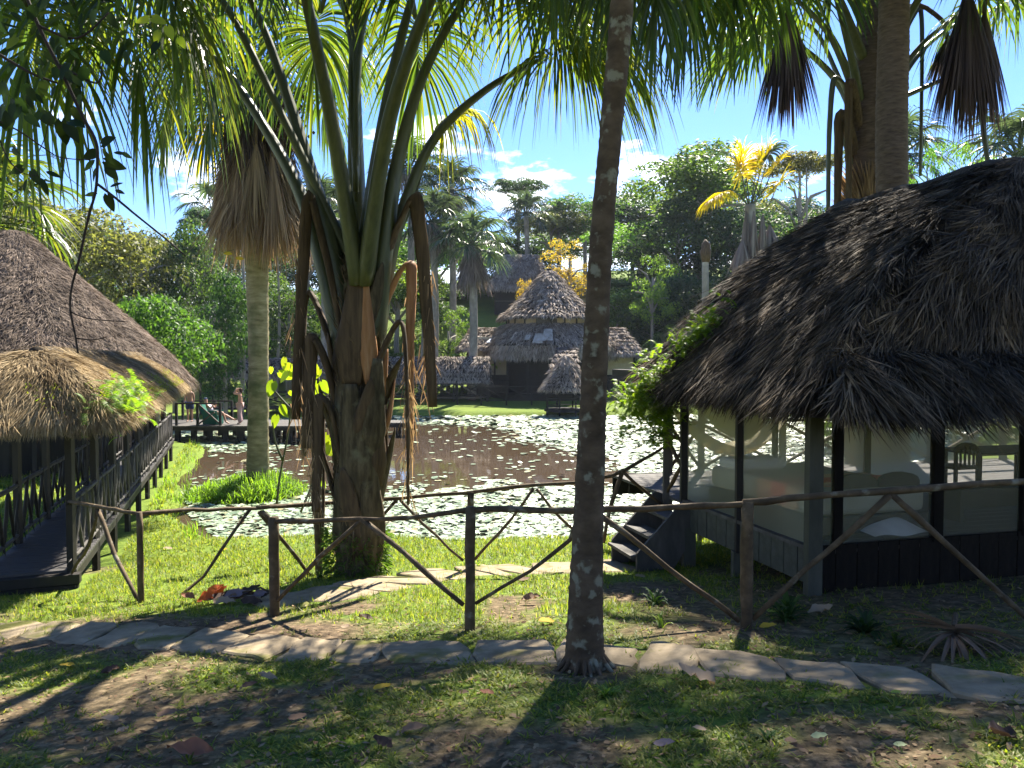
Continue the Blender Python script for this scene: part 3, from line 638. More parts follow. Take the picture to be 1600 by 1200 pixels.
for a0, b0 in ((.08, .24), (.33, 1.47), (1.57, 2.65), (2.75, 4.15), (4.25, 5.55), (5.66, UW)): screen(hw(a0, .02, 0), hw(b0, .02, 0), .05, 1.66, mScrF)
screen(hw(.06, 2.9, 0), hw(3.0, 2.9, 0), .05, 1.66); screen(hw(3.1, 2.9, 0), hw(6.0, 2.9, 0), .05, 1.66)
post(3.05, 2.9, 0, 1.7, .09); post(1.5, 2.9, 0, 1.7, .07); post(6.05, 2.9, 0, 1.7, .09)
# porch balustrade
def brail(a, b_, z=.85): stick_at('porch_rail', hut, a+Vector((0, 0, z)), b_+Vector((0, 0, z)), .03, mRail)
pl = [(0, 3.3), (1.0, 5.2), (1.6, 5.2), (3.2, 5.2), (4.8, 5.2), (6.4, 5.2), (8.1, 5.2)]
brail(hw(0, 2.8, 0), hw(0, 3.3, 0)); stick_at('porch_brace', hut, hw(0, 2.8, .45), hw(0, 3.28, .8), .03, mRail); stick_at('porch_brace', hut, hw(0, 2.8, .5), hw(0, 3.28, .05), .03, mRail)
for (u0, t0_), (u1, t1_) in zip(pl[1:-1], pl[2:]):
    brail(hw(u0, t0_, 0), hw(u1, t1_, 0)); stick_at('porch_brace', hut, hw(u0, t0_, .06), hw(u1, t1_, .82), .03, mRail); stick_at('porch_brace', hut, hw(u0, t0_, .82), hw(u1, t1_+.03, .06), .03, mRail)
# roof
RT0, RT1, RU, RH = 1.0, 4.35, 3.57, (P(1575, 265, 9.64).z-HZ)
ez = 1.42; eu = -.38
def W3(v): return tuple(v)
r1, r2 = hw(RU, RT0, RH), hw(RU, RT1, RH)
left = bil(r1, r2, hw(eu+.12, 3.75, ez+.10), hw(eu, -.55, ez+.06), .22)
right = bil(r1, r2, hw(UW-.3, 3.9, ez), hw(UW+.3, -.55, ez), .22)
front_hi = bil(r1-Vector(dF)*.05, r1+Vector(dF)*.05, hw(UW-.1, -.30, ez+.52), hw(.12, -.30, ez+.52), .15)
front_lo = bil(hw(.0, -.22, ez+.50), hw(UW, -.22, ez+.50), hw(UW+.4, -.88, ez+.12), hw(eu-.05, -.88, ez+.08), .05)
back = bil(r2-Vector(dF)*.05, r2+Vector(dF)*.05, hw(UW-.3, 4.0, ez), hw(eu+.12, 3.85, ez), .05)
hr = roof_parts(hut, [left, front_hi, front_lo, right, back], mThDark, n=44000, rows=17, L=.46, Wd=.016, lift=.16, jit=.28, tuftout=.25, fringe=4200, Lf=.24, weights=[1, .8, .6, .15, .2], segs=3)
MB().tube([hw(RU+.04*math.sin(t*3), t, RH+.05+.03*math.sin(t*5)) for t in np.linspace(RT0-.05, RT1+.1, 10)], .15, 8, jit=.25).build('ridge_cap', mThBase, hut, True)
# extra long strands over hips and ridge
def line_thatch(a, b_, n, L, Wd, d1, d2):
    t = RNG.random(n)[:, None]; p = np.array(a)*(1-t)+np.array(b_)*t+RNG.normal(size=(n, 3))*.05; s = RNG.random(n)[:, None] < .5
    D = np.where(s, np.array(d1), np.array(d2))+RNG.normal(size=(n, 3))*.15; Nn = np.tile([0, 0, 1.], (n, 1))
    return ribbons(p+np.array([0, 0, .08]), D, Nn, L*(.5+RNG.random(n)), Wd, 3, .6)
v1 = (hw(eu, 2, ez)-hw(RU, 2, RH)).normalized(); v2 = -dF*.7+Vector((0, 0, -.8)); v3 = -dL*.4+Vector((0, 0, -.9))
npobj('hip_thatch', cat([line_thatch(r1, r2, 2200, .5, .017, v1, (dF*.8+Vector((0, 0, -.5)))), line_thatch(r1, hw(-.1, -.4, ez+.45), 2200, .30, .015, v1*.6+v3*.8, v3), line_thatch(hw(0, -.22, ez+.5), hw(UW, -.22, ez+.5), 2600, .28, .015, v3, v3-dL*.3), line_thatch(r2, hw(eu+.1, 3.8, ez+.1), 1500, .45, .017, v1, dL*.4+Vector((0, 0, -.9)))]), mThDark, hut, kind='stuff')
moss(left, 1500, lambda u, v: (fbm(u*9, v*8, 97) > .66) & (v > .3), hut, 'roof_moss', .04, .02)
# ferns on the far left eave corner
C_ = []
fx = [(1135, 500), (1100, 520), (1070, 545), (1045, 575), (1015, 600), (1005, 625), (1030, 640), (1050, 630)]
for i in range(150):
    q = random.random()*7; j = int(q); x_ = fx[j][0]+(fx[min(j+1, 7)][0]-fx[j][0])*(q-j); y_ = fx[j][1]+(fx[min(j+1, 7)][1]-fx[j][1])*(q-j)
    C_.append(P(x_+random.gauss(0, 22), y_+random.gauss(8, 19), random.uniform(10.15, 10.7)))
ef = fern_clump('eave_ferns', C_, 11, .06, 'mass of bright ferns growing on the far eave corner of the hut', 'fern', .11, .016, mat=mFernB)
C_ = [P(1032+random.uniform(-9, 9), random.uniform(630, 685), 10.4) for i in range(14)]
fern_clump('hanging_ferns', C_, 7, .05, 'thin curtain of ferns dangling below the far eave corner', 'fern', .13, .02)
# stairs at the hut's far left corner
stp = empty('hut_stairs', hw(-.5, 3.0, -.7), 'short grey wooden stairs with solid side boards up to the porch', 'stairs')
for k_ in range(3):
    uu = -.18-.26*k_; zz = -.2-.24*k_
    MB().box(hw(uu, 3.02, zz), (.28, .80, .04), Euler((0, 0, th_)).to_quaternion()).build('tread', mWoodG, stp)
for tt in (2.6, 3.44):
    q = [hw(.0, tt, .0), hw(-.12, tt, .04), hw(-.78, tt, -.62), hw(-.78, tt, -1.05), hw(-.38, tt, -1.05), hw(.0, tt, -.5)]
    MB().prism(q, dL*.04).build('side_board', mWoodG, stp)
# furniture in the hut
mSheet = noise_mat('cream_bedding', [(.22,.215,.17),(.32,.31,.25)], 3, 3, .9, .1); mRed = noise_mat('red_stripe', [(.45,.10,.07),(.55,.14,.09)], 20, 2, .9, 0)
mOr = noise_mat('orange_blanket', [(.42,.24,.14),(.50,.30,.18)], 20, 2, .9, 0); mWh = noise_mat('white_cloth', [(.42,.42,.44),(.55,.55,.57)], 5, 2, .9, .1)
mBag = leaf_mat('canvas_cloth', [(.42,.38,.26),(.48,.44,.31)], .35, .9, .9, .1, (1,.95,.8), 0)
qz = Euler((0, 0, th_)).to_quaternion()
bed = empty('bed', hw(1.0, 1.5, 0), 'low bed with cream sheet and red striped blanket behind the side screen', 'bed')
def rbox(c, size, rnd, mat, name, par, **k):
    me = MB().box((0, 0, 0), size).mesh(name, mat); o = obj(name, me, par, **k); ORG[o] = Vector(c); o.location = Vector(c)-(ORG.get(par) if par else Vector((0,0,0))); o.rotation_mode = 'QUATERNION'; o.rotation_quaternion = qz
    m = o.modifiers.new('bevel', 'BEVEL'); m.width = rnd; m.segments = 3; return o
rbox(hw(1.0, 1.45, .14), (1.5, 2.2, .2), .02, mWoodD, 'bed_frame', bed)
rbox(hw(1.0, 1.45, .38), (1.48, 2.15, .28), .07, mSheet, 'mattress', bed)
rbox(hw(1.0, 1.0, .40), (1.54, .8, .27), .04, mOr, 'blanket', bed, label='orange and cream folded blanket')
rbox(hw(1.0, .95, .42), (1.56, .30, .25), .03, mRed, 'blanket_stripe', bed, label='red stripe across the blanket')
rbox(hw(.7, 2.2, .58), (.8, .42, .16), .07, mWh, 'pillow', bed)
hb = empty('double_headboard', hw(1.35, .35, 0), 'dark wooden headboard with two rounded humps beside the cream bed', 'headboard')
for k_ in range(2):
    u0 = .62+k_*.56; pts = [hw(u0, .45, .02), hw(u0+.54, .45, .02)]+[hw(u0+.27+.27*math.cos(a), .45, .58+.10*math.sin(a)) for a in np.linspace(0, math.pi, 8)]
    MB().prism(pts, -dL*.05).build('hump_panel', mWoodD, hb)
cl = MB(); n = 14; b0 = 0
for j in range(n):
    for i in range(n):
        u_, v_ = i/(n-1), j/(n-1); cl.v.append(hw(.85+.75*u_, .12+.5*v_, .06+.14*math.sin(math.pi*u_)*math.sin(math.pi*v_)+.015*math.sin(9*u_+3*v_)))
for j in range(n-1):
    for i in range(n-1): cl.f.append([j*n+i, j*n+i+1, (j+1)*n+i+1, (j+1)*n+i])
cl.build('crumpled_sheet', mWh, None, True, label='crumpled white cloth on the floor below the dark headboard', cat='cloth')
# wooden chair with arched back and table
ch = empty('arched_chair', hw(2.1, 2.1, 0), 'wooden chair with arched slatted back inside the hut', 'chair')
cu, ct = 3.86, 1.9
for du in (-.19, .19):
    MB().beam(hw(cu+du, ct, 0), hw(cu+du, ct, .68), .04).build('leg', mWoodD, ch); MB().beam(hw(cu+du, ct+.38, 0), hw(cu+du, ct+.38, .42), .04).build('leg', mWoodD, ch)
MB().box(hw(cu, ct+.19, .43), (.42, .42, .03), qz).build('seat', mWoodD, ch)
ar = MB(); pp = [hw(cu+.2*math.cos(a), ct, .68+.11*math.sin(a)) for a in np.linspace(0, math.pi, 9)]; pp2 = [hw(cu+.19*math.cos(a), ct, .61+.08*math.sin(a)) for a in np.linspace(math.pi, 0, 9)]
ar.prism(pp+pp2, -dL*.03).build('top_rail', mWoodD, ch); MB().beam(hw(cu-.2, ct, .45), hw(cu+.2, ct, .45), .03, .05).build('back_rail', mWoodD, ch)
for du in (-.11, -.037, .037, .11): MB().beam(hw(cu+du, ct, .42), hw(cu+du, ct, .68+.08*(1-abs(du)/.19)), .03, .02).build('back_slat', mWoodD, ch)
tb = empty('dining_table', hw(2.6, 2.0, 0), 'dark wooden table standing beside the arched chair in the hut', 'table')
MB().box(hw(4.9, 2.35, .60), (1.5, .75, .04), qz).build('table_top', mWoodD, tb)
for du in (-.68, .68):
    for dt in (-.3, .3): MB().beam(hw(4.9+du, 2.35+dt, 0), hw(4.9+du, 2.35+dt, .58), .06).build('leg', mWoodD, tb)
sf = empty('low_bench', hw(3.0, .9, 0), 'long low dark bench in front of the table', 'bench')
MB().box(hw(3.3, .9, .36), (1.6, .5, .06), qz).build('seat', mWoodD, sf)
MB().box(hw(3.3, 1.12, .2), (1.6, .04, .28), qz).build('back_panel', mWoodD, sf)
for du in (-.75, .75): MB().box(hw(3.3+du, .9, .17), (.06, .45, .33), qz).build('leg', mWoodD, sf)
# hammock on the porch
hm = MB(); a0, b0 = hw(.25, 3.7, 1.25), hw(3.0, 4.6, 1.25); n, m_ = 16, 7
for i in range(n):
    s_ = i/(n-1); c = a0.lerp(b0, s_); wd = .30*math.sin(math.pi*s_)**.7+.02; sag = -.85*(1-(2*s_-1)**2)
    for j in range(m_):
        q_ = (j/(m_-1)-.5)*2; hm.v.append(c+Vector((-.3*q_*wd*1.2, q_*wd, sag+.25*wd*q_*q_*2)))
for i in range(n-1):
    for j in range(m_-1): hm.f.append([i*m_+j, i*m_+j+1, (i+1)*m_+j+1, (i+1)*m_+j])
ho = hm.build('hammock', mBag, None, True, label='slack cloth hammock slung across the hut porch', cat='hammock')
sm = ho.modifiers.new('solid', 'SOLIDIFY'); sm.thickness = .012
# gathered net hanging under the roof
nb = MB().tube([hw(1.1, 3.3, 1.75), hw(1.1, 3.3, 1.5), hw(1.15, 3.3, 1.2), hw(1.2, 3.3, .95), hw(1.25, 3.3, .78)], [.62, .74, .70, .46, .16], 18, .7, jit=.06)
nb.build('gathered_net', mBag, None, True, label='beige gathered bed net hanging beneath the hut roof', cat='net')
# ---------------- rustic fences ----------------
def fence(name, label, posts, rails, braces, loc):
    root = empty(name, loc, label, 'fence', group='rustic pole fences')
    def tub(nm, pts, r, Yv, taper=.85, jit=.06):
        V = [P(*p) for p in pts]; out = []
        for a, b_ in zip(V[:-1], V[1:]):
            n = max(2, int((b_-a).length/.22))
            for i in range(n): out.append(a.lerp(b_, i/n)+Vector((random.uniform(-1, 1)*.008, 0, random.uniform(-1, 1)*.009)))
        out.append(V[-1]); m = len(out)
        MB().tube(out, [r*(1-(1-taper)*i/m)*random.uniform(.88, 1.12) for i in range(m)], 8, jit=jit).build(nm, mRail, root, True)
    for px, py, Yp, r in posts:
        a = P(px, py, Yp); g = gz1(a.x, a.y); n = 7
        MB().tube([Vector((a.x+random.uniform(-.006, .006), a.y, g-.25+(a.z-g+.25)*i/n)) for i in range(n+1)], [r*random.uniform(.92, 1.08) for _ in range(n+1)], 10, jit=.06).build('post', mRail, root, True)
    for pts, r in rails: tub('rail', pts, r, 0)
    for pts, r in braces: tub('brace', pts, r, 0)
    return root
YN = lambda px: float(np.interp(px, [427, 735, 1165, 1600, 1750], [7.73, 6.7, 6.36, 6.2, 6.15]))
YB = lambda px: float(np.interp(px, [112, 218, 497, 735, 960, 1040], [10.4, 8.95, 10.9, 10.6, 10.5, 10.9]))
nn_ = lambda L_: [(x, y, YN(x)) for x, y in L_]; nb_ = lambda L_: [(x, y, YB(x)) for x, y in L_]
fence('front_fence', 'rustic round pole fence with braces nearest the viewer', [(427, 808, 7.73, .052), (735, 792, 6.7, .047), (1168, 784, 6.36, .050), (1640, 745, 6.2, .05)],
      [(nn_([(408, 798), (425, 815), (560, 812), (650, 807), (735, 796)]), .026), (nn_([(728, 797), (800, 796), (900, 797), (1010, 795), (1100, 789), (1175, 787)]), .031), (nn_([(1160, 786), (1230, 779), (1300, 772), (1400, 766), (1480, 760), (1600, 751), (1690, 744)]), .032)],
      [(nn_([(564, 812), (500, 872), (434, 938)]), .024), (nn_([(566, 812), (630, 862), (724, 945)]), .026), (nn_([(902, 816), (890, 845), (830, 892), (743, 943)]), .019), (nn_([(940, 806), (1010, 860), (1080, 915), (1155, 970)]), .027), (nn_([(1390, 772), (1330, 830), (1260, 890), (1176, 968)]), .027), (nn_([(1392, 772), (1470, 842), (1540, 905), (1640, 1000)]), .027)], P(427, 975, 7.73))
fence('pondside_fence', 'thin rustic pole fence standing beyond the path, nearer the pond', [(218, 800, 8.95, .036), (497, 788, 10.9, .052), (735, 768, 10.6, .048)],
      [(nb_([(108, 783), (160, 793), (218, 803)]), .028), (nb_([(214, 803), (300, 797), (400, 794), (497, 788)]), .026), (nb_([(400, 793), (497, 787), (600, 780), (735, 770)]), .028), (nb_([(730, 770), (800, 761), (900, 754), (955, 744), (1000, 722), (1042, 696)]), .028)],
      [(nb_([(153, 796), (140, 850), (112, 895)]), .026), (nb_([(154, 796), (180, 868), (215, 938)]), .028), (nb_([(390, 796), (345, 860), (318, 900), (270, 940)]), .022), (nb_([(405, 800), (450, 855), (492, 908)]), .03), (nb_([(620, 781), (575, 830), (505, 905)]), .022), (nb_([(626, 781), (660, 818), (724, 876)]), .022), (nb_([(834, 763), (800, 810), (742, 874)]), .022), (nb_([(838, 763), (862, 795), (894, 826)]), .020), (nb_([(972, 738), (952, 795), (943, 848)]), .030), (nb_([(974, 738), (1005, 765), (1040, 792)]), .026)], P(218, 945, 8.95))
# ---------------- far lodge ----------------
mTan = noise_mat('tan_plaster', [(.36,.27,.16),(.46,.36,.23)], 3, 4, .9, .1); mBeige = noise_mat('beige_wall', [(.38,.33,.24),(.46,.41,.31)], 3, 4, .9, .1)
mBlack = noise_mat('black_timber', [(.008,.008,.009),(.02,.019,.02)], 4, 4, .7, .2)
mTin = noise_mat('pale_tarp', [(.45,.50,.58),(.62,.66,.72)], 3, 3, .5, .1); mEarth = noise_mat('red_earth_bank', [(.12,.06,.04),(.20,.11,.07)], 3, 5, .95, .4)
YL = 62.
def px_w(n, Y): return n*Y/1200
lc = P(858, 620, YL); LB = gz1(lc.x, lc.y)
lodge = empty('main_lodge', (lc.x, lc.y, LB), 'big two tier thatched lodge across the pond with a conical upper roof', 'lodge')
zz = lambda py, Y=YL: P(0, py, Y).z
ap = P(858, 425, YL); e1 = zz(499); r1_ = px_w(72, YL)
profU = [(.15, 0), (.9, -.75), (1.9, -1.9), (2.9, -2.9), (r1_+.2, e1-ap.z)]
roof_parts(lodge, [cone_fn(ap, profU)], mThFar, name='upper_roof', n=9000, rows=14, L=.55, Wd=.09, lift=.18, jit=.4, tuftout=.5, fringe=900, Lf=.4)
MB().tube([ap+Vector((0, 0, -.3)), ap+Vector((0, 0, .25))], [.35, .2], 8).build('finial_cap', mThBase, lodge)
rw = 3.35
MB().tube([(ap.x, ap.y, e1-1.15), (ap.x, ap.y, e1+.15)], rw, 28, caps=False).build('clerestory_wall', mTan, lodge)
for i in range(20):
    a = 2*math.pi*i/20; x_, y_ = ap.x+(rw+.05)*math.cos(a), ap.y+(rw+.05)*math.sin(a)
    MB().beam((x_, y_, e1-1.15), (x_, y_, e1+.15), .10).build('clerestory_post', mBlack, lodge)
MB().box((ap.x-.35, ap.y-rw-.02, e1-.42), (1.6, .08, .75)).build('window', mWoodG, lodge)
lt = zz(509); le = zz(556); profL = [(3.5, 0), (4.3, -.75), (5.2, -1.65), (px_w(102, YL), le-lt)]
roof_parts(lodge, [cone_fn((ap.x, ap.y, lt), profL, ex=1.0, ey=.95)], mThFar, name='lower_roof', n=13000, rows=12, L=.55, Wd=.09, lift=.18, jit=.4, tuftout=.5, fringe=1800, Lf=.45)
MB().tube([(ap.x, ap.y, LB-.5), (ap.x, ap.y, le+.35)], 3.7, 24, caps=False).build('dark_wall', mBlack, lodge)
for i in range(16):
    a = 2*math.pi*i/16; x_, y_ = ap.x+4.7*math.cos(a), ap.y+4.5*math.sin(a); MB().beam((x_, y_, LB-.4), (x_, y_, le+.5), .14).build('post', mBlack, lodge)
for z_ in (.95, .5): 
    for i in range(16):
        a, b2 = 2*math.pi*i/16, 2*math.pi*(i+1)/16; f = lambda q: (ap.x+4.7*math.cos(q), ap.y+4.5*math.sin(q), LB+.35+z_)
        MB().beam(f(a), f(b2), .07).build('handrail', mBlack, lodge)
MB().tube([(ap.x, ap.y, LB-.6), (ap.x, ap.y, LB+.35)], 4.9, 24).build('floor_deck', mWoodD, lodge)
# pale patch on the lower roof
pt = MB(); c_ = P(840, 524, YL-4.6)
pf = cone_fn((ap.x, ap.y, lt), profL, ex=1.0, ey=.95)
for (u0, u1, v0, v1) in ((.728, .752, .28, .62), (.705, .728, .42, .70), (.68, .695, .45, .6)):
    g_, f_ = surf_grid(lambda u, v: pf(u0+(u1-u0)*u, v0+(v1-v0)*v)+np.array([0, -.22, .22]), 6, 5); npobj('pale_roof_patch', (g_, f_), mThBase if 0 else noise_mat('bleached_thatch', [(.2,.18,.15),(.42,.40,.37)], 4, 6, .9, .3), lodge)
# side wings
for sg, x0, x1, y0, y1, nm in ((-1, 716, 800, 514, 546, 'left'), (1, 925, 1004, 514, 555, 'right')):
    Yw = YL+1.0; a1 = P(x0, y1, Yw-3.2); b1 = P(x1, y1, Yw-3.2); t1 = P(x0+(26 if sg < 0 else 0), y0, Yw); t2 = P(x1-(0 if sg < 0 else 32), y0, Yw)
    fw = bil(t1, t2, b1, a1, .15); bw = bil(t1, t2, b1+Vector((0, 6.4, 0)), a1+Vector((0, 6.4, 0)), .15)
    end = bil(t1, t1, a1, a1+Vector((0, 6.4, 0))) if sg < 0 else bil(t2, t2, b1, b1+Vector((0, 6.4, 0)))
    roof_parts(lodge, [fw, bw, end], mThFar, name='wing_roof', n=2600, rows=8, L=.5, Wd=.09, lift=.15, jit=.4, tuftout=.5, fringe=500, Lf=.35)
    xa, xb = a1.x+(.7 if sg < 0 else 0), b1.x-(0 if sg < 0 else .6)
    MB().box(((xa+xb)/2, Yw, (a1.z+LB+1.6)/2+.5), (xb-xa, 4.6, a1.z-LB-1.6+1.0)).build('wing_wall', mBeige, lodge)
    MB().box(((xa+xb)/2, Yw, LB+.6), (xb-xa+.05, 4.7, 2.2)).build('wing_base', mBlack, lodge)
    MB().beam((xb if sg > 0 else xa, Yw-2.7, LB-.3), (xb if sg > 0 else xa, Yw-2.7, a1.z+.2), .14).build('post', mBlack, lodge)
    q = [fw(np.array([uu]), np.array([vv]))[0]+np.array([0, -.16, .26]) for uu, vv in (((.72, .15), (.9, .15), (.72, .85), (.5, .85)) if sg < 0 else ((.16, .3), (.22, .3), (.34, .6), (.26, .6)))]
    MB().prism([Vector(v) for v in q], (0, 0, .05)).build('translucent_sheet', mTin, lodge)
sp = bil(P(870, 545, YL-5), P(900, 545, YL-5), P(905, 590, YL-8), P(856, 590, YL-8), .3)
roof_parts(lodge, [sp], mThFar, name='entrance_roof', n=900, rows=6, L=.5, Wd=.09, lift=.15, jit=.4, tuftout=.4, fringe=100, Lf=.3)
# little hut at the water
kc = P(885, 557, 50.2); kz = zz(609, 50.2)
kio = empty('waterside_kiosk', (kc.x, kc.y, WATER), 'small open hut with a steep pyramid thatch at the pond edge below the lodge', 'hut')
pk = [(.1, 0), (.55, -.55), (1.15, -1.4), (px_w(41, 50.2), kz-kc.z)]
roof_parts(kio, [cone_fn(kc, pk)], mThFar, n=3200, rows=12, L=.4, Wd=.07, lift=.1, jit=.35, tuftout=.35, fringe=350, Lf=.25)
for i in range(8):
    a = 2*math.pi*(i+.5)/8; x_, y_ = kc.x+1.35*math.cos(a), kc.y+1.35*math.sin(a); MB().beam((x_, y_, -4.6), (x_, y_, kz+.25), .10).build('post', mBlack, kio)
    a2 = 2*math.pi*(i+1.5)/8
    for z_ in (-2.6, -3.1): MB().beam((x_, y_, z_), (kc.x+1.35*math.cos(a2), kc.y+1.35*math.sin(a2), z_), .06).build('railing', mBlack, kio)
MB().tube([(kc.x, kc.y, -3.45), (kc.x, kc.y, -3.3)], 1.45, 12).build('floor', mBlack, kio)
# upper house on the hill
YU = 85.; h2 = empty('hillside_house', P(805, 480, YU), 'steep grey thatched house up the hillside behind the lodge', 'house')
za = zz(399, YU); ze = zz(450, YU); xl, xr = P(765, 450, YU).x, P(858, 450, YU).x; ta, tb_ = P(790, 399, YU+3), P(838, 399, YU+3)
fr2 = bil(ta, tb_, P(862, 452, YU), P(764, 452, YU), .35); bk2 = bil(ta, tb_, P(862, 452, YU)+Vector((0, 6, 0)), P(764, 452, YU)+Vector((0, 6, 0)), .3)
s1 = bil(ta, ta+Vector((.01, 0, 0)), P(764, 452, YU), P(764, 452, YU)+Vector((0, 6, 0)), .2); s2 = bil(tb_, tb_+Vector((.01, 0, 0)), P(862, 452, YU), P(862, 452, YU)+Vector((0, 6, 0)), .2)
roof_parts(h2, [fr2, bk2, s1, s2], mThFar, n=4200, rows=12, L=.6, Wd=.12, lift=.15, jit=.4, tuftout=.4, fringe=500, Lf=.4, weights=[1, .3, .4, .4])
MB().box(((xl+xr)/2, YU+3, (ze+zz(483, YU))/2), (xr-xl-1.0, 4.5, ze-zz(483, YU)+1)).build('wall', mBlack, h2)
for i in range(5): x_ = xl+.6+(xr-xl-1.2)*i/4; MB().beam((x_, YU+.4, zz(490, YU)), (x_, YU+.4, ze+.3), .14).build('post', mBlack, h2)
MB().beam((xl+.5, YU+.35, zz(470, YU)), (xr-.6, YU+.35, zz(470, YU)), .1).build('railing', mWoodG, h2)
rf3 = bil(P(875, 434, YU+2), P(935, 434, YU+2), P(940, 460, YU), P(868, 460, YU), .15)
h3 = empty('far_shed', P(905, 465, YU+2), 'low grey thatched shed half hidden by the slim leaning trunk', 'shed')
roof_parts(h3, [rf3], mThFar, n=900, rows=8, L=.6, Wd=.12, lift=.1, jit=.4, tuftout=.4, fringe=100, Lf=.3)
MB().box((P(903, 470, YU+2).x, YU+2.2, zz(468, YU)), (3.4, 2, 1.8)).build('wall', mBeige, h3)
# ---------------- long low covered walkways on the far bank ----------------
def lowwalk(x0, x1, yt, yb, Yw, label, rail=True, ybase=640, mat=None):
    a = P(x0, yt, Yw); b_ = P(x1, yt, Yw); e0 = P(x0, yb, Yw-1.3); e1_ = P(x1, yb, Yw-1.3)
    r = empty('covered_walkway', (a.x, Yw, gz1(a.x, Yw)), label, 'covered walkway', group='covered walkways on the far bank')
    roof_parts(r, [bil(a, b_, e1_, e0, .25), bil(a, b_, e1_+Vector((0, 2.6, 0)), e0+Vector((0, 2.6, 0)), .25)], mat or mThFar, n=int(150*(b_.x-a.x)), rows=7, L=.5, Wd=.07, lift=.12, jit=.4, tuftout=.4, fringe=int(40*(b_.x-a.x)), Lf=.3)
    k = int((b_.x-a.x)/2.2); g = zz(ybase, Yw)
    for i in range(k+1):
        x_ = a.x+.2+(b_.x-a.x-.4)*i/k
        for dy in (-1.05, 1.05): MB().beam((x_, Yw+dy, g-.6), (x_, Yw+dy, e0.z+.25), .12).build('post', mBlack, r)
        if i < k:
            x2 = a.x+.2+(b_.x-a.x-.4)*(i+1)/k
            if rail:
                for dy in (-1.05, 1.05):
                    for z_ in (.3, 1.15): MB().beam((x_, Yw+dy, g+z_), (x2, Yw+dy, g+z_), .07).build('railing', mBlack, r)
                MB().beam((x_, Yw-1.05, g+.3), (x2, Yw-1.05, g+1.15), .06).build('cross_brace', mBlack, r); MB().beam((x_, Yw-1.02, g+1.15), (x2, Yw-1.02, g+.3), .06).build('cross_brace', mBlack, r)
    MB().box(((a.x+b_.x)/2, Yw, g+.12), (b_.x-a.x, 2.3, .12)).build('deck', mWoodD, r)
    return r
lowwalk(604, 766, 558, 596, 57.5, 'long pale brown thatched walkway on the far bank left of the lodge', ybase=622, mat=mThFar)
lowwalk(318, 470, 561, 590, 50, 'dark grey thatched walkway behind the sunbathing deck', ybase=640)
lowwalk(466, 604, 556, 584, 54, 'darker thatched walkway seen behind the great palm trunk', ybase=630)
def xfence(x0, x1, Yw, ytop, ybot, label):
    a, b_ = P(x0, ybot, Yw), P(x1, ybot, Yw); h = P(0, ytop, Yw).z-P(0, ybot, Yw).z; r = empty('boardwalk_railing', a, label, 'railing', group='crossed railings on the far bank'); k = max(1, round((b_.x-a.x)/2.))
    for i in range(k+1):
        x_ = a.x+(b_.x-a.x)*i/k; MB().beam((x_, Yw, a.z-.5), (x_, Yw, a.z+h), .11).build('post', mBlack, r)
        if i < k:
            x2 = a.x+(b_.x-a.x)*(i+1)/k
            for z_ in (.12, h-.05): MB().beam((x_, Yw, a.z+z_), (x2, Yw, a.z+z_), .08).build('rail', mBlack, r)
            MB().beam((x_, Yw+.03, a.z+.1), (x2, Yw+.03, a.z+h), .06).build('cross_brace', mBlack, r); MB().beam((x_, Yw-.03, a.z+h), (x2, Yw-.03, a.z+.1), .06).build('cross_brace', mBlack, r)
xfence(752, 870, 54.2, 603, 628, 'dark crossed railing running in front of the lodge'); xfence(640, 752, 54.6, 599, 625, 'dark crossed railing on the lawn left of the white palm trunk')
xfence(940, 1010, 56, 612, 630, 'short dark railing right of the kiosk')
# ---------------- deck over the pond ----------------
DZ = -3.0; dk = empty('pond_deck', P(340, 662, 35), 'grey timber deck on dark stilts over the pond where two people sunbathe', 'deck')
xa, xb = P(200, 662, 35).x, P(640, 662, 35).x; xm = P(488, 662, 35).x
n = int((xm-xa)/.2)
for i in range(n): piece('deck_board', unit, dk, (xa+.1+i*.2, 34.1, DZ-.03), (xa+.1+i*.2, 37.6, DZ-.03), .185, .05, mWoodG)
n = int((xb-xm)/.25)
for i in range(n): piece('deck_board', unit, dk, (xm+.12+i*.25, 37.0, DZ-.13), (xm+.12+i*.25, 38.6, DZ-.13), .235, .05, mWoodG)
MB().beam((xa, 34.15, DZ-.14), (xm, 34.15, DZ-.14), .1, .16).build('edge_beam', mWoodD, dk); MB().beam((xm, 37.05, DZ-.25), (xb, 37.05, DZ-.25), .1, .16).build('edge_beam', mWoodD, dk)
for i in range(9):
    x_ = xa+2.6+(xm-xa-2.7)*i/8
    for y_ in (34.25, 36.0, 37.4): MB().beam((x_, y_, -4.9), (x_, y_, DZ-.06), .20).build('stilt', mBlack, dk)
for i in range(6):
    x_ = xm+.5+(xb-xm-.7)*i/5
    for y_ in (37.15, 38.4): MB().beam((x_, y_, -4.9), (x_, y_, DZ-.16), .16).build('stilt', mBlack, dk)
def drail(pts, h, nm='deck_railing'):
    for (x0, y0), (x1, y1) in zip(pts[:-1], pts[1:]):
        MB().beam((x0, y0, DZ+h), (x1, y1, DZ+h), .07).build('railing', mWoodD, dk)
    for x0, y0 in pts: MB().beam((x0, y0, DZ-.05), (x0, y0, DZ+h+.03), .10).build('railing_post', mBlack, dk)
f = lambda px, Y: P(px, 600, Y).x
drail([(f(275, 34.3), 34.3), (f(308, 34.3), 34.3), (f(343.5, 34.3), 34.3)], .98); drail([(f(285, 37.5), 37.5), (f(298, 37.5), 37.5), (f(362, 37.5), 37.5)], .92)
MB().beam((f(309, 34.3), 34.33, DZ+.95), (f(343, 34.3), 34.33, DZ+.05), .06).build('cross_brace', mWoodG, dk); MB().beam((f(309, 34.3), 34.27, DZ+.05), (f(335, 34.3), 34.27, DZ+.6), .06).build('cross_brace', mWoodG, dk)
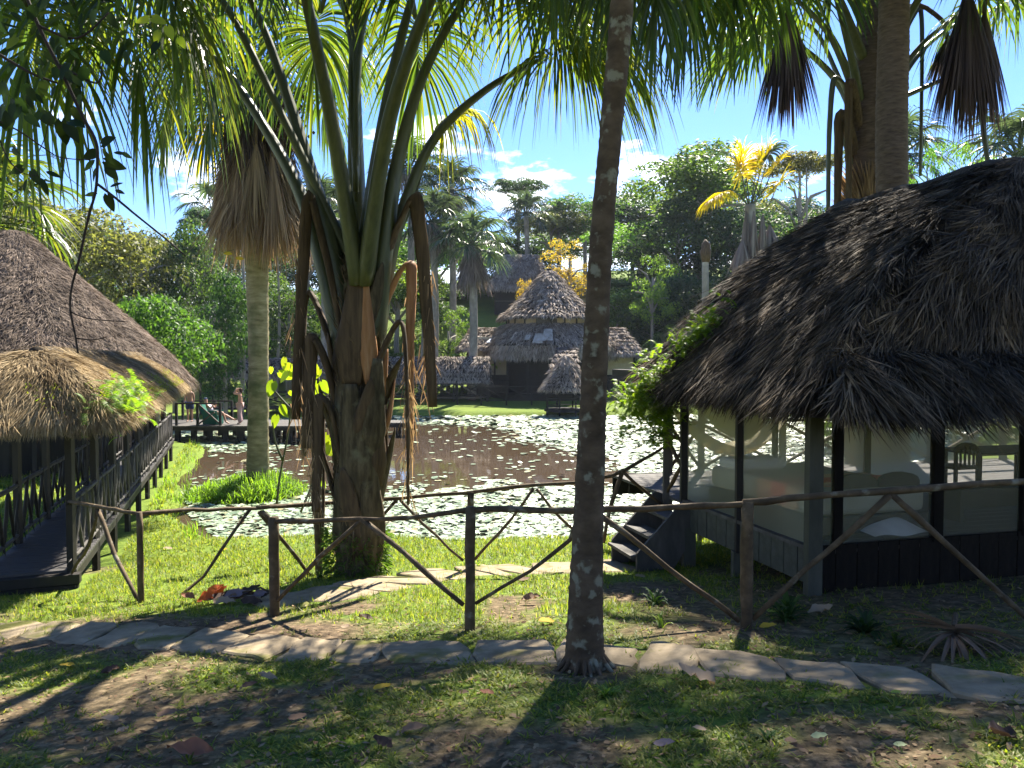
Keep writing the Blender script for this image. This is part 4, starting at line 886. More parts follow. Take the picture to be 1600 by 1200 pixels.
# ---------------- people ----------------
def flat(name, col, rough=.8): return noise_mat(name, [tuple(c*.85 for c in col), col], 12, 3, rough, .1)
mSkin = flat('skin', (.48, .27, .18), .5); mHair = flat('brown_hair', (.06, .03, .018)); mBlk = flat('black_top', (.012, .012, .015)); mPink = noise_mat('patterned_pink_fabric', [(.32,.18,.17),(.50,.34,.31),(.40,.24,.24)], 30, 3, .9, .1); mGry = flat('pale_lilac_top', (.42, .40, .46)); mNavy = flat('navy_hat', (.04, .06, .14)); mShort = flat('light_shorts', (.4, .36, .36)); mTeal = flat('green_chair_fabric', (.01, .13, .09))
def skin_obj(name, J, E_, Rr, mat, parent, root=0, sub=2):
    me = bpy.data.meshes.new(name); me.from_pydata([Vector(J[k]) for k in J], [(list(J).index(a), list(J).index(b_)) for a, b_ in E_], [])
    o = obj(name, me, parent); m = o.modifiers.new('skin', 'SKIN'); m.use_smooth_shade = True
    lay = me.skin_vertices[0].data if me.skin_vertices else None
    if lay is None:
        bpy.context.view_layer.update()
        try: me.attributes
        except Exception: pass
    if not me.skin_vertices:
        bpy.context.view_layer.objects.active = o; o.select_set(True); bpy.ops.mesh.customdata_skin_add(); lay = me.skin_vertices[0].data
    for i, k in enumerate(J): r_ = Rr[k]; me.skin_vertices[0].data[i].radius = r_ if isinstance(r_, tuple) else (r_, r_); me.skin_vertices[0].data[i].use_root = (i == root)
    s_ = o.modifiers.new('sub', 'SUBSURF'); s_.levels = sub; s_.render_levels = sub; me.materials.append(mat); return o
# standing woman, seen from behind and to the side, both hands at her head; local x to her left-facing direction
st_ = empty('person', (f(374.5, 35.0), 35.0, DZ), 'person standing on the deck in a black top and pink trousers with raised hands', 'person', rz=R(10))
J = dict(pel=(0,0,.93), sp=(.02,0,1.10), ch=(.01,0,1.28), nk=(0,0,1.44), hd=(-.03,0,1.56), ht=(-.03,0,1.66), sl=(0,-.15,1.38), el=(-.24,-.20,1.40), hl=(-.13,-.07,1.62), sr=(0,.15,1.38), er=(-.22,.22,1.42), hr=(-.12,.07,1.64), hpl=(0,-.09,.88), kl=(-.02,-.10,.48), al=(.02,-.10,.08), tl=(-.12,-.10,.03), hpr=(0,.09,.88), kr=(-.03,.09,.48), ar=(.03,.09,.08), tr=(-.11,.09,.03))
Ed = [('pel','sp'),('sp','ch'),('ch','nk'),('nk','hd'),('hd','ht'),('ch','sl'),('sl','el'),('el','hl'),('ch','sr'),('sr','er'),('er','hr'),('pel','hpl'),('hpl','kl'),('kl','al'),('al','tl'),('pel','hpr'),('hpr','kr'),('kr','ar'),('ar','tr')]
Rr = dict(pel=(.13,.12), sp=(.10,.11), ch=(.11,.13), nk=.055, hd=.095, ht=.075, sl=.055, el=.04, hl=.032, sr=.055, er=.04, hr=.032, hpl=.09, kl=.058, al=.04, tl=.03, hpr=.09, kr=.058, ar=.04, tr=.03)
skin_obj('body', J, Ed, Rr, mSkin, st_)
T = {k: J[k] for k in ('pel','hpl','kl','al','hpr','kr','ar')}; skin_obj('trousers', T, [('pel','hpl'),('hpl','kl'),('kl','al'),('pel','hpr'),('hpr','kr'),('kr','ar')], dict(pel=(.155,.15), hpl=.115, kl=.095, al=.10, hpr=.115, kr=.095, ar=.10), mPink, st_)
skin_obj('top', dict(a=(.01,0,1.20), b=(.01,0,1.33)), [('a','b')], dict(a=(.125,.15), b=(.12,.15)), mBlk, st_)
skin_obj('hair', dict(a=(-.01,0,1.66), b=(.03,0,1.56), c=(.06,0,1.40)), [('a','b'),('b','c')], dict(a=.095, b=.10, c=.05), mHair, st_)
s2_ = empty('person', (f(333, 34.9), 34.9, DZ), 'person lying back in the green chair with bare legs stretched out', 'person', rz=R(-4))
J = dict(pel=(0,0,.50), sp=(-.14,0,.62), ch=(-.25,0,.80), nk=(-.33,0,.96), hd=(-.36,0,1.07), ht=(-.37,0,1.17), sl=(-.24,-.16,.90), el=(-.02,-.22,.74), hl=(.10,-.1,.97), sr=(-.24,.16,.90), er=(0,.2,.76), hr=(.11,.08,.98), hpl=(.06,-.1,.50), kl=(.48,-.10,.56), al=(.62,-.1,.12), tl=(.78,-.1,.05), hpr=(.06,.1,.50), kr=(.50,.14,.42), ar=(.90,.16,.20), tr=(1.04,.16,.22))
skin_obj('body', J, Ed, Rr, mSkin, s2_)
skin_obj('shirt', {k: J[k] for k in ('pel','sp','ch','sl','sr')}, [('pel','sp'),('sp','ch'),('ch','sl'),('ch','sr')], dict(pel=(.14,.13), sp=(.135,.135), ch=(.14,.15), sl=.075, sr=.075), mGry, s2_)
skin_obj('shorts', {k: J[k] for k in ('pel','hpl','hpr')}|{'ql': (.26,-.1,.53), 'qr': (.26,.12,.48)}, [('pel','hpl'),('pel','hpr'),('hpl','ql'),('hpr','qr')], dict(pel=(.15,.14), hpl=.11, hpr=.11, ql=.095, qr=.095), mShort, s2_)
skin_obj('hat', dict(a=(-.37,0,1.13), b=(-.38,0,1.22)), [('a','b')], dict(a=.12, b=.10), mNavy, s2_)
rbox2 = MB().box((.13, 0, 1.0), (.02, .16, .09)); o = obj('phone', rbox2.mesh('phone', mBlk), s2_)
chr_ = empty('deck_chair', (f(333, 34.9), 34.9, DZ), 'dark green canvas armchair on the deck', 'chair', rz=R(-4))
for nm, c, sz in (('backrest', (-.42, 0, .62), (.08, .62, .66)), ('side_panel', (-.02, -.33, .33), (.66, .05, .62)), ('side_panel', (-.02, .33, .33), (.66, .05, .62)), ('seat', (0, 0, .34), (.64, .6, .12)), ('front_panel', (.30, 0, .15), (.04, .6, .28))):
    o = obj(nm, MB().box((0, 0, 0), sz).mesh(nm, mTeal), chr_); o.location = c
    if nm == 'backrest': o.rotation_euler.y = R(-22)
    bv = o.modifiers.new('bevel', 'BEVEL'); bv.width = .02; bv.segments = 2
s3_ = empty('person', (f(296, 36.2), 36.2, DZ), 'person in shade by the corridor end, half hidden behind the railing', 'person', rz=R(0))
J = dict(pel=(0,0,.93), sp=(0,0,1.10), ch=(0,0,1.28), nk=(0,0,1.44), hd=(.01,0,1.56), ht=(.01,0,1.66), sl=(-.16,0,1.38), el=(-.22,-.02,1.12), hl=(-.2,-.1,.88), sr=(.16,0,1.38), er=(.22,-.02,1.12), hr=(.2,-.12,.90), hpl=(-.09,0,.88), kl=(-.1,0,.48), al=(-.1,.02,.08), tl=(-.1,-.12,.03), hpr=(.09,0,.88), kr=(.1,-.02,.48), ar=(.1,.02,.08), tr=(.1,-.12,.03))
Rr3 = dict(Rr); Rr3.update(pel=(.13,.11), sp=(.12,.10), ch=(.14,.10))
skin_obj('body', J, Ed, Rr3, mSkin, s3_)
skin_obj('shorts', {k: J[k] for k in ('pel','hpl','hpr')}|{'ql': (-.1,0,.58), 'qr': (.1,0,.58)}, [('pel','hpl'),('pel','hpr'),('hpl','ql'),('hpr','qr')], dict(pel=(.15,.13), hpl=.115, hpr=.115, ql=.105, qr=.105), mNavy, s3_)
skin_obj('hair', dict(a=(.01,.02,1.67), b=(.01,.04,1.58)), [('a','b')], dict(a=.09, b=.085), mHair, s3_)
# ---------------- palms ----------------
def bez(pts, n=12):
    pts = [Vector(p) for p in pts]; out = []; m = len(pts)
    for i in range(m-1):
        p0, p1, p2, p3 = pts[max(i-1, 0)], pts[i], pts[i+1], pts[min(i+2, m-1)]
        for k in range(n):
            t = k/n; out.append(.5*((2*p1)+(-p0+p2)*t+(2*p0-5*p1+4*p2-p3)*t*t+(-p0+3*p1-3*p2+p3)*t**3))
    out.append(pts[-1]); return out
def fan(hub, a, nrm, L, n, spread=150, droop=2.2, Wd=.04, costa=.5, segs=6, fold=.35, cone=.25, power=1.3):
    a = Vector(a).normalized(); nn = Vector(nrm); nn = (nn-a*nn.dot(a)).normalized(); sd = a.cross(nn)
    s = np.linspace(-1, 1, n)+RNG.normal(size=n)*.012; PP = np.zeros((n, 3)); DD = np.zeros((n, 3)); NN = np.zeros((n, 3))
    for i in range(n):
        t = (1-abs(s[i]))*costa; ax = (a-nn*(.9*t/ max(costa, .01)*.6)).normalized(); phi = R(spread)*s[i]
        p = Vector(hub)+a*t-nn*(.35*t*t/max(costa, .01)); d = ax*math.cos(phi)+sd*math.sin(phi)+nn*cone*random.uniform(.4, 1.2)
        PP[i] = p; DD[i] = d.normalized(); NN[i] = (nn-ax*.2+Vector(RNG.normal(size=3))*.25).normalized()
    Ls = L*(.78+.22*np.cos(s*1.2))*(.85+.3*RNG.random(n))
    return ribbons(PP, DD, NN, Ls, Wd*(.75+.5*RNG.random(n)), segs, droop*(.75+.5*RNG.random(n)), power, prof=[.35, .9, 1, .95, .75, .5, .06][:segs+1] if segs == 6 else None, fold=fold)
def frond(parent, path, r0, r1, L=1.4, n=60, mat=None, pmat=None, dead=False, name='frond', asp=.55, **k):
    path = bez(path, 6); a = path[-1]-path[-3]
    if dead:
        V, F = hang(path[-1], L, n, k.get('spread_r', .22)); fo = npobj(name, (V, F), mat or mDeadD, parent)
    else:
        up = Vector((0, 0, 1)); nn = up-a.normalized()*up.dot(a.normalized())
        if nn.length < .15: nn = (path[-1]-path[0]); nn.z = 0; nn = -nn
        fo = npobj(name, fan(path[-1], a, k.pop('nrm', nn), L, n, **k), mat or mPalm, parent)
    m = len(path); rad = [r0+(r1-r0)*(i/(m-1))**.85 for i in range(m)]
    MB().tube(path, rad, 8, asp).build('petiole', pmat or mPet, fo, True)
    return fo
def hang(p, L, n, r, W_=.035):
    a = RNG.random(n)*6.28; rr = RNG.random(n)**.5; D = np.stack([np.cos(a)*rr*r*1.6, np.sin(a)*rr*r*1.6, -np.ones(n)], -1)
    PP = np.array(p)+np.stack([np.cos(a)*.03, np.sin(a)*.03, np.zeros(n)], -1)
    return ribbons(PP, D, np.stack([np.cos(a), np.sin(a), .3*np.ones(n)], -1), L*(.55+.55*RNG.random(n)), W_, 4, .35, prof=[.4, 1, 1, .7, .1])
def trunk(parent, pts, rad, mat, rings=0, jit=.02, n=20, name='trunk', ringamp=.03):
    c = bez(pts, 8); m = len(c); t = np.linspace(0, 1, m); L = sum((c[i+1]-c[i]).length for i in range(m-1))
    k = max(m, rings*2 or m); cc, rr = [], []
    for i in range(k):
        q = i/(k-1)*(m-1); j = min(int(q), m-2); cc.append(c[j].lerp(c[j+1], q-j)); r_ = float(np.interp(i/(k-1), np.linspace(0, 1, len(rad)), rad))
        rr.append(r_*(1+(ringamp if i % 2 else -ringamp*.3)*random.uniform(.4, 1.4) if rings else 1))
    return MB().tube(cc, rr, n, jit=jit).build(name, mat, parent, True)
# --- great palm A
YA = 10.6; bA = P(558, 905, YA); bA.z = gz1(bA.x, YA); PA = lambda x, y, dy=0.: P(x, y, YA+dy)
pa = empty('great_palm', bA, 'massive fan palm with a thick trunk of old leaf bases and broken brown petioles', 'palm')
trunk(pa, [bA-Vector((0, 0, .25)), PA(560, 860), PA(557, 760), PA(556, 640), PA(562, 520), PA(566, 400)], [.38, .29, .30, .33, .31, .24], mBarkA, 46, .05, 26)
# clasping leaf bases up the trunk
def base_leaf(x0, y0, x1, y1, r, mat, dy0=-.3, dy1=-.35, tip=.35):
    a, b_ = PA(x0, y0, dy0), PA(x1, y1, dy1); m_ = a.lerp(b_, .5)+(a-PA(562, (y0+y1)/2)).normalized()*.02
    nrm = (a.lerp(b_, .5)-PA(562, (y0+y1)/2, 0)); nrm.z = 0
    MB().tube(bez([a, m_, b_], 6), [r*(.55+.45*min(1, 3*t))*(1-(1-tip)*max(0, t-.35)/.65) for t in np.linspace(0, 1, 13)], 12, .36, nrm, jit=.04).build('leaf_base', mat, pa, True)
for q in ((540, 890, 530, 740, .20, mBarkA, -.22, -.32), (585, 880, 575, 700, .20, mBarkA, -.24, -.34), (560, 800, 548, 600, .24, mBarkA, -.30, -.40), (590, 760, 592, 640, .15, mPetB, -.2, -.25), (530, 720, 536, 560, .20, mBarkA, -.22, -.30), (578, 600, 572, 440, .12, mPetO, -.36, -.42, .25), (582, 720, 590, 560, .18, mBarkA, -.28, -.36, .4), (548, 600, 560, 410, .24, mPetB, -.34, -.42, .28), (592, 640, 604, 545, .12, mPetO, -.1, -.1), (525, 610, 530, 505, .16, mPetB, -.1, -.18),
          (600, 680, 617, 590, .13, mPetO, .0, .05, .15), (600, 740, 602, 620, .12, mPetB, .1, .1)): base_leaf(*q)
def brk(pts, r, mat=None, asp=.5):
    V = bez([PA(*p) for p in pts], 5); m = len(V); r = (r[0]*1.15, r[1]*1.3); MB().tube(V, [r[0]+(r[1]-r[0])*i/(m-1) for i in range(m)], 8, asp*.62, jit=.10).build('broken_petiole', mat or mPetB, pa, True)
brk([(545, 560, -.1), (520, 440, -.2), (492, 330, -.3), (486, 312, -.35), (478, 345, -.4), (470, 480, -.42), (462, 655, -.42)], (.15, .065))
brk([(530, 590, 0), (508, 510, .1), (488, 462, .2), (480, 462, .2), (476, 500, .2), (474, 610, .2), (476, 712, .2)], (.13, .06))
brk([(528, 640, -.1), (512, 575, -.25), (494, 532, -.35), (488, 535, -.38), (484, 600, -.4), (479, 700, -.4)], (.12, .05))
brk([(535, 720, -.2), (520, 650, -.3), (505, 622, -.35), (497, 640, -.4), (495, 740, -.4), (493, 800, -.4)], (.10, .04))
brk([(588, 470, -.05), (612, 380, -.1), (640, 316, -.2), (648, 312, -.25), (655, 350, -.25), (668, 500, -.25), (676, 636, -.25)], (.14, .05), mPetB)
brk([(588, 520, .1), (605, 470, .1), (625, 425, .05), (640, 412, 0), (643, 440, 0), (640, 560, 0), (640, 700, 0)], (.12, .055), mPetO)
brk([(580, 600, -.2), (600, 545, -.25), (618, 508, -.3), (628, 506, -.3), (633, 540, -.3), (637, 640, -.3), (638, 788, -.3)], (.13, .05), mPetB)
brk([(600, 700, .1), (585, 800, .25), (505, 640, .1), (506, 720, .1)][2:]+[(505, 800, .1), (503, 870, .1)], (.05, .05))
for q in (((538, 820), (515, 745), (500, 690, -.1), .13), ((590, 800), (606, 720), (618, 668, -.1), .12), ((530, 700), (508, 640), (498, 600, -.2), .12), ((596, 640), (612, 590), (628, 556, -.2), .11), ((540, 640), (520, 570), (512, 520, -.2), .11), ((556, 860, -.3), (545, 790, -.36), (535, 730, -.42), .16), ((575, 520, -.3), (590, 450, -.3), (598, 410, -.3), .11), ((560, 700, -.34), (572, 640, -.4), (580, 590, -.46), .13)):
    V = bez([PA(*p) for p in q[:3]], 5); m = len(V); nr_ = V[-1]-PA(560, 650, 0); nr_.z = 0
    MB().tube(V, [q[3]*(.75+.5*min(1, 3*i/m))*(1-.93*(i/(m-1))**2.2) for i in range(m)], 10, .30, nr_, jit=.10).build('split_leaf_base', random.choice([mPetB, mBarkA, mBarkA]), pa, True)
n = 2600; a = RNG.random(n)*6.28; zf = RNG.random(n); zt = bA.z+.25+zf*(PA(0, 420).z-bA.z-.2); cxf = np.interp(zt, [bA.z, PA(0, 640).z, PA(0, 400).z], [bA.x, PA(556, 640).x, PA(565, 400).x]); rf_ = np.interp(zf, [0, .4, .8, 1], [.31, .31, .34, .27])
npobj('bark_fibres', ribbons(np.stack([cxf+rf_*np.cos(a), bA.y+rf_*np.sin(a), zt], -1), np.stack([np.cos(a)*.35+RNG.normal(size=n)*.15, np.sin(a)*.35+RNG.normal(size=n)*.15, np.where(RNG.random(n) < .7, 1., -1.)], -1), np.stack([np.cos(a), np.sin(a), 0*a], -1), .10+.28*RNG.random(n)**2, .016, 3, .5), leaf_mat('bark_fibre', [(.03,.022,.012),(.09,.065,.035),(.19,.14,.085)], .1, .8, .9, .1, (1,.9,.7), 0), pa, kind='stuff')
for x_, y0_, y1_, d_ in ((462, 400, 650, -.42), (476, 520, 705, .2), (484, 580, 695, -.4), (640, 450, 700, 0), (637, 560, 785, -.3), (668, 420, 630, -.25), (494, 680, 795, -.4)):
    nn2 = 60; yy = RNG.uniform(y0_, y1_, nn2); PP = np.array([PA(x_+RNG.normal()*4, y, d_) for y in yy])
    npobj('frayed_strands', ribbons(PP, np.stack([RNG.normal(size=nn2)*.3, RNG.normal(size=nn2)*.3, -np.ones(nn2)], -1), np.tile([0, -1., 0], (nn2, 1)), RNG.uniform(.12, .5, nn2), .014, 3, .4, curl=RNG.normal(size=nn2)*.4), mDead, pa, kind='stuff')
# living fronds: petiole waypoints in picture + depth offset, fan length
FA = [([(545, 530), (522, 400), (482, 260), (452, 160), (410, 40, -.2), (360, -60, -.6)], .15, 1.7), ([(538, 560), (500, 400, .1), (468, 300, .2), (420, 210, .3), (360, 120, .4), (290, 55, .4), (235, 40, .4)], .12, 1.6),
 ([(562, 460, .1), (556, 250, .3), (553, 60, .5), (548, -120, .9)], .16, 1.7),
      ([(570, 430, -.2), (592, 250, -.3), (622, 80, -.5), (660, -60, -.9)], .16, 1.7), ([(585, 540), (602, 380, -.1), (622, 250, -.1), (660, 120, -.2), (720, 10, -.4), (775, -40, -.7)], .14, 1.7),
      ([(588, 540, .1), (606, 420, .2), (632, 320, .2), (680, 215, .3), (760, 140, .4), (840, 95, .5)], .12, 1.7), ([(556, 300, .1), (562, 40, .1), (640, -70, -.1), (760, -20, -.3), (840, 10, -.3)], .06, 1.9), ([(556, 300, .1), (560, 20, .1), (700, -110, .4), (905, -20, .5)], .06, 1.9), ([(556, 300, .3), (550, 20, 1.2), (520, -30, 1.9), (500, 20, 2.2)], .06, 1.7), ([(556, 300, .3), (570, 20, 1.2), (630, -30, 1.9), (650, 30, 2.2)], .06, 1.7), ([(556, 300, 0), (540, 20, .4), (430, -60, .7), (330, 10, .8)], .06, 1.7),
      ([(560, 440, -.3), (520, 200, -1.0), (470, -40, -1.9), (430, -190, -2.6)], .12, 1.8), ([(570, 440, -.3), (610, 180, -1.1), (700, -60, -1.9), (800, -180, -2.6)], .12, 1.8),
 ([(560, 430, .1), (440, 180, -.3), (330, -20, -.8), (200, -60, -1.2)], .10, 1.7),]
for pts, r0, L in FA:
    frond(pa, [PA(*p) for p in pts], r0*(1.95 if r0 > .1 else 1.3), .05, L, 84, droop=random.uniform(2.2, 3.4), Wd=.045, costa=.7, spread=155)
for x_, y_, d_ in ((250, -150, -1), (420, -260, -2), (560, -300, .5), (700, -330, -1.5), (820, -220, .5), (930, -260, -.8), (360, -330, 1), (650, -180, -3), (500, -150, -2.8), (780, -120, -2.2), (900, -380, 1), (180, -260, .5)):
    frond(pa, [PA(556, 330, .1), PA(556+(x_-560)*.03, 40, .1), PA(556+(x_-560)*.3, min(-60, y_*.6), d_*.4), PA(x_, y_, d_)], .10, .04, 1.8, 90, droop=random.uniform(1.4, 2.6), Wd=.05, costa=.7, spread=160)
frond(pa, [PA(590, 430, .5), PA(640, 330, .7), PA(668, 240, .8), PA(690, 200, .8)], .05, .03, 1.25, 50, leaf_mat('fading_palm_leaf', [(.10,.12,.015),(.2,.2,.03),(.26,.22,.04)], .5, 1.2, .5, .3, (1,1,.35), .1), spread=90, droop=6, costa=.3)
# --- leaning slim palm C
YC = 5.3; bC = P(915, 1045, YC); bC.z = gz1(bC.x, YC); pc = empty('slim_leaning_palm', bC, 'slim mottled palm trunk leaning slightly right in the foreground', 'palm')
PC = lambda x, y: P(x, y, YC+.15*(1045-y)/1045)
topC = P(1000, -420, 5.8); cC = [bC-Vector((0, 0, .2)), PC(914, 985), PC(918, 850), PC(926, 650), PC(938, 400), PC(955, 200), PC(974, -20), topC]
trunk(pc, cC, [.165, .128, .108, .094, .080, .078, .08, .08], mBarkC, 90, .035, 22, ringamp=.025)
for i in range(16):
    a = i*2.4; p1 = bC+Vector((.10*math.cos(a), .10*math.sin(a), .12)); p2 = bC+Vector((.24*math.cos(a), .24*math.sin(a), 0)); p2.z = gz1(p2.x, p2.y)-.03
    MB().tube(bez([p1, p1.lerp(p2, .5)+Vector((0, 0, -.01)), p2], 3), [.022, .02, .018, .015, .012, .010, .008], 6, jit=.1).build('root', mBarkC, pc, True)
def crown(parent, c, k, plen, L, n, mat=None, pmat=None, e0=75, e1=-10, r0=.04, dr=2.4, **kw):
    c = Vector(c)
    for i in range(k):
        a = i*2.399+random.uniform(-.2, .2); e = R(e0+(e1-e0)*i/(k-1)+random.uniform(-8, 8)); d = Vector((math.cos(a)*math.cos(e), math.sin(a)*math.cos(e), math.sin(e)))
        pl = plen*random.uniform(.85, 1.15); frond(parent, [c, c+d*pl*.5, c+d*pl+Vector((0, 0, -.12*pl))], r0, r0*.4, L*random.uniform(.85, 1.1), n, mat, pmat, droop=dr*random.uniform(.7, 1.3), **kw)
crown(pc, topC, 13, 1.3, 1.4, 50, Wd=.045, costa=.5)
# --- palm B on the islet with dead skirt
YB_ = 21.6; bB = P(403, 757, YB_); bB.z = -3.68; pb = empty('skirted_palm', bB, 'yellowish palm on the grassy islet wearing a thick skirt of dead fronds', 'palm')
PB = lambda x, y, d=0.: P(x, y, YB_+d)
trunk(pb, [bB, PB(403, 700), PB(404, 560), PB(402, 430), PB(400, 300), PB(398, 100)], [.34, .29, .27, .30, .36, .34], mBarkB, 60, .04, 20)
def skirt_hang(par, cfn, z0, z1, r0, r1, n, L, mat, Wd=.035, name='dead_frond_skirt'):
    q = RNG.random(n); a = RNG.random(n)*6.28; z = z0+(z1-z0)*q; r = r0+(r1-r0)*np.sin(np.clip(q*1.25, 0, 1)*np.pi/2)*(.5+.5*RNG.random(n)**.5)
    r = r*(1+.25*np.sin(a*3+1))
    c = np.array([cfn(t) for t in z]); PP = np.stack([c[:, 0]+r*np.cos(a), c[:, 1]+r*np.sin(a), z], -1)
    D = np.stack([np.cos(a)*.22+RNG.normal(size=n)*.20, np.sin(a)*.22+RNG.normal(size=n)*.20, -np.ones(n)], -1)
    return npobj(name, ribbons(PP, D, np.stack([np.cos(a), np.sin(a), np.zeros(n)], -1)+RNG.normal(size=(n, 3))*.4, L*(.5+.8*RNG.random(n)), Wd, 4, .4, prof=[.5, 1, .9, .6, .1], curl=RNG.normal(size=n)*.4), mat, par, kind='stuff')
zB = lambda py: PB(0, py).z
cB = lambda z: (PB(402, 300).x, YB_)
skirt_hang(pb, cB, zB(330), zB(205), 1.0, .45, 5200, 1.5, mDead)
skirt_hang(pb, cB, zB(230), zB(100), .75, .35, 2200, 1.6, mDeadD, name='shaded_upper_skirt')  # darker leaf colour paints in the shade at the top of the skirt
for i, (x, y, d) in enumerate(((375, 235, -.9), (425, 245, -.9), (352, 240, -.4), (447, 240, .0), (400, 225, -1.1))):
    p = PB(x, y, d); o = npobj('dead_frond', hang(p, 3.0 if i < 2 else 2.3, 260, .17, .04), mDead, pb); MB().tube([PB(400, 120, -.2), PB(x, y-50, d*.8), p], .04, 6).build('petiole', mPetB, o, True)
for i, (x, y, d, L) in enumerate(((300, 30, -1, 2.4), (250, -40, 0, 2.4), (345, 95, -1.5, 2.2), (395, -30, -2, 2.4), (470, 30, -1, 2.4), (520, 60, .5, 2.2), (440, -60, 1, 2.4), (330, 150, .8, 2.0), (300, 90, 1.2, 2.4), (500, 140, 1.4, 1.8), (360, -80, 1.6, 2.4), (420, 70, -2.2, 1.9), (270, 150, 0, 1.8))):
    frond(pb, [PB(399, 160), PB((399+x)/2, min(y, 100)/2+20, d/2), PB(x, y, d)], .08, .03, L, 64, mPalm, Wd=.06, droop=3.2, costa=.8)
frond(pb, [PB(399, 170), PB(370, 150, .5), PB(335, 185, .9)], .06, .03, 1.6, 50, mPalmY, Wd=.05, droop=4.5)
ds = MB()
for i in range(260):
    x, y = random.gauss(455, 12), random.uniform(135, 215); p = PB(x, y, -.6+random.uniform(-.3, .3)); s_ = .045
    ds.tube([p-Vector((0, 0, s_)), p+Vector((0, 0, s_*.2)), p+Vector((0, 0, s_))], [.02, .045, .015], 5)
ds.build('fruit_cluster', mDeadD, pb, kind='stuff')
# --- overhead fan palms beyond the frame at left (their drooping fans hang into view)
def overhead(name, base, top, label, fr, mat=None, L=1.6, n=70, Wd=.045, tr=.2, dr=3.0, bark=None):
    b_ = Vector((*base, 0)); b_.z = gz1(b_.x, b_.y)-.2; top = Vector(top); o = empty(name, b_, label, 'palm')
    trunk(o, [b_, b_.lerp(top, .5)+Vector((.1, 0, 0)), top], [tr*1.3, tr, tr*.9], bark or mBarkE, 50, .03, 16)
    for q in fr:
        h = P(*q[:3]); mid = top.lerp(h, .5)+Vector((0, 0, .25*(h-top).length)); frond(o, [top, mid, h], .06, .025, q[3] if len(q) > 3 else L, n, mat, droop=dr*random.uniform(.8, 1.2), Wd=Wd, costa=.6, spread=150)
    return o
overhead('tall_palm', (-8.2, 8.6), (-5.9, 8.6, 5.6), 'tall palm beyond the left edge whose dark fans hang across the top left corner', [(40, 10, 8.0), (120, 20, 8.4), (205, 35, 8.6), (285, -10, 8.8), (60, -60, 9.2), (240, -90, 8.0)], n=46)
for x_, y_, Yf in ((1015, -95, 6.0), (1075, -75, 6.5), (1140, -85, 6.8), (945, -110, 6.6), (1190, -100, 7.2), (870, -150, 6.4), (1100, -190, 6.0)):
    h = P(x_, y_, Yf); frond(pc, [topC, topC.lerp(h, .5)+Vector((0, 0, .5)), h], .045, .02, .82, 60, droop=3.6, Wd=.028, costa=.4)
# --- right pair of big palms behind the hut
YE = 15.3; bE = P(1398, 560, YE); bE.z = gz1(bE.x, YE); pe = empty('smooth_ringed_palm', bE, 'thick straight ringed brown palm trunk rising behind the hut roof ridge', 'palm')
PE = lambda x, y, d=0.: P(x, y, YE+d)
trunk(pe, [bE, PE(1394, 350), PE(1393, 200), PE(1396, 60), PE(1400, -160), PE(1404, -420)], [.34, .295, .29, .285, .27, .26], mBarkE, 120, .02, 24, ringamp=.02)
crown(pe, PE(1404, -420), 14, 2.6, 2.0, 60, Wd=.055, r0=.08)
YF = 17.5; bF = P(1352, 560, YF); bF.z = gz1(bF.x, YF); pf_ = empty('rough_palm', bF, 'stout palm with splayed petioles and hanging dead fans behind the ringed trunk', 'palm')
PF = lambda x, y, d=0.: P(x, y, YF+d)
trunk(pf_, [bF, PF(1352, 420), PF(1352, 330), PF(1356, 250), PF(1362, 130), PF(1370, -20)], [.42, .40, .42, .46, .44, .30], mBarkE, 60, .06, 22)
for q in ([(1345, 190), (1335, 110, -.5), (1300, -30, -1)], [(1345, 170), (1300, 60, -.4), (1235, -10, -1)], [(1340, 200), (1310, 130, .3), (1250, 72, .4), (1205, 58, .2)], [(1370, 160), (1375, 20, .2), (1380, -120, .5)], [(1378, 150), (1440, 70, -.3), (1500, 20, -.6)], [(1380, 170), (1430, 90, .4), (1490, 40, .8), (1560, 10, 1)], [(1365, 150), (1340, 0, .8), (1310, -120, 1.5)], [(1372, 130), (1420, -40, .5), (1480, -120, 1)], [(1375, 120), (1450, -20, -1), (1560, -60, -2)], [(1360, 120), (1290, -40, -1), (1210, -100, -2)]):
    frond(pf_, [PF(*p) for p in q], .15, .045, 1.9, 60, droop=random.uniform(3, 4), Wd=.06, costa=.7)
frond(pf_, [PF(1350, 220), PF(1310, 120, .6), PF(1265, 40, 1.0), PF(1190, 35, 1.2)], .10, .04, 2.1, 70, droop=2.6, Wd=.06)
mDrk = leaf_mat('purplish_dead_fan', [(.03,.02,.022),(.06,.042,.04),(.09,.065,.06)], .15, .8, .8, .15, (1,.9,.8), .1)
for x, y, d, L, n, sp_, x2, y2 in ((1232, 12, -1, 2.45, 330, .23, 1240, -40), (1512, -20, -1.2, 3.0, 380, .20, 1500, -70), (1480, 60, .2, 1.3, 90, .35, 1470, 30), (1538, 20, -.8, 2.6, 200, .17, 1530, -40)):
    p = PF(x, y, d); o = npobj('dead_fan', hang(p, L, n, sp_, .05), mDrk, pf_); MB().tube(bez([PF(1370, 100), PF((1370+x2)/2, y2-20, d/2), PF(x2, y2, d), p], 4), .05, 6).build('petiole', mPetB, o, True)
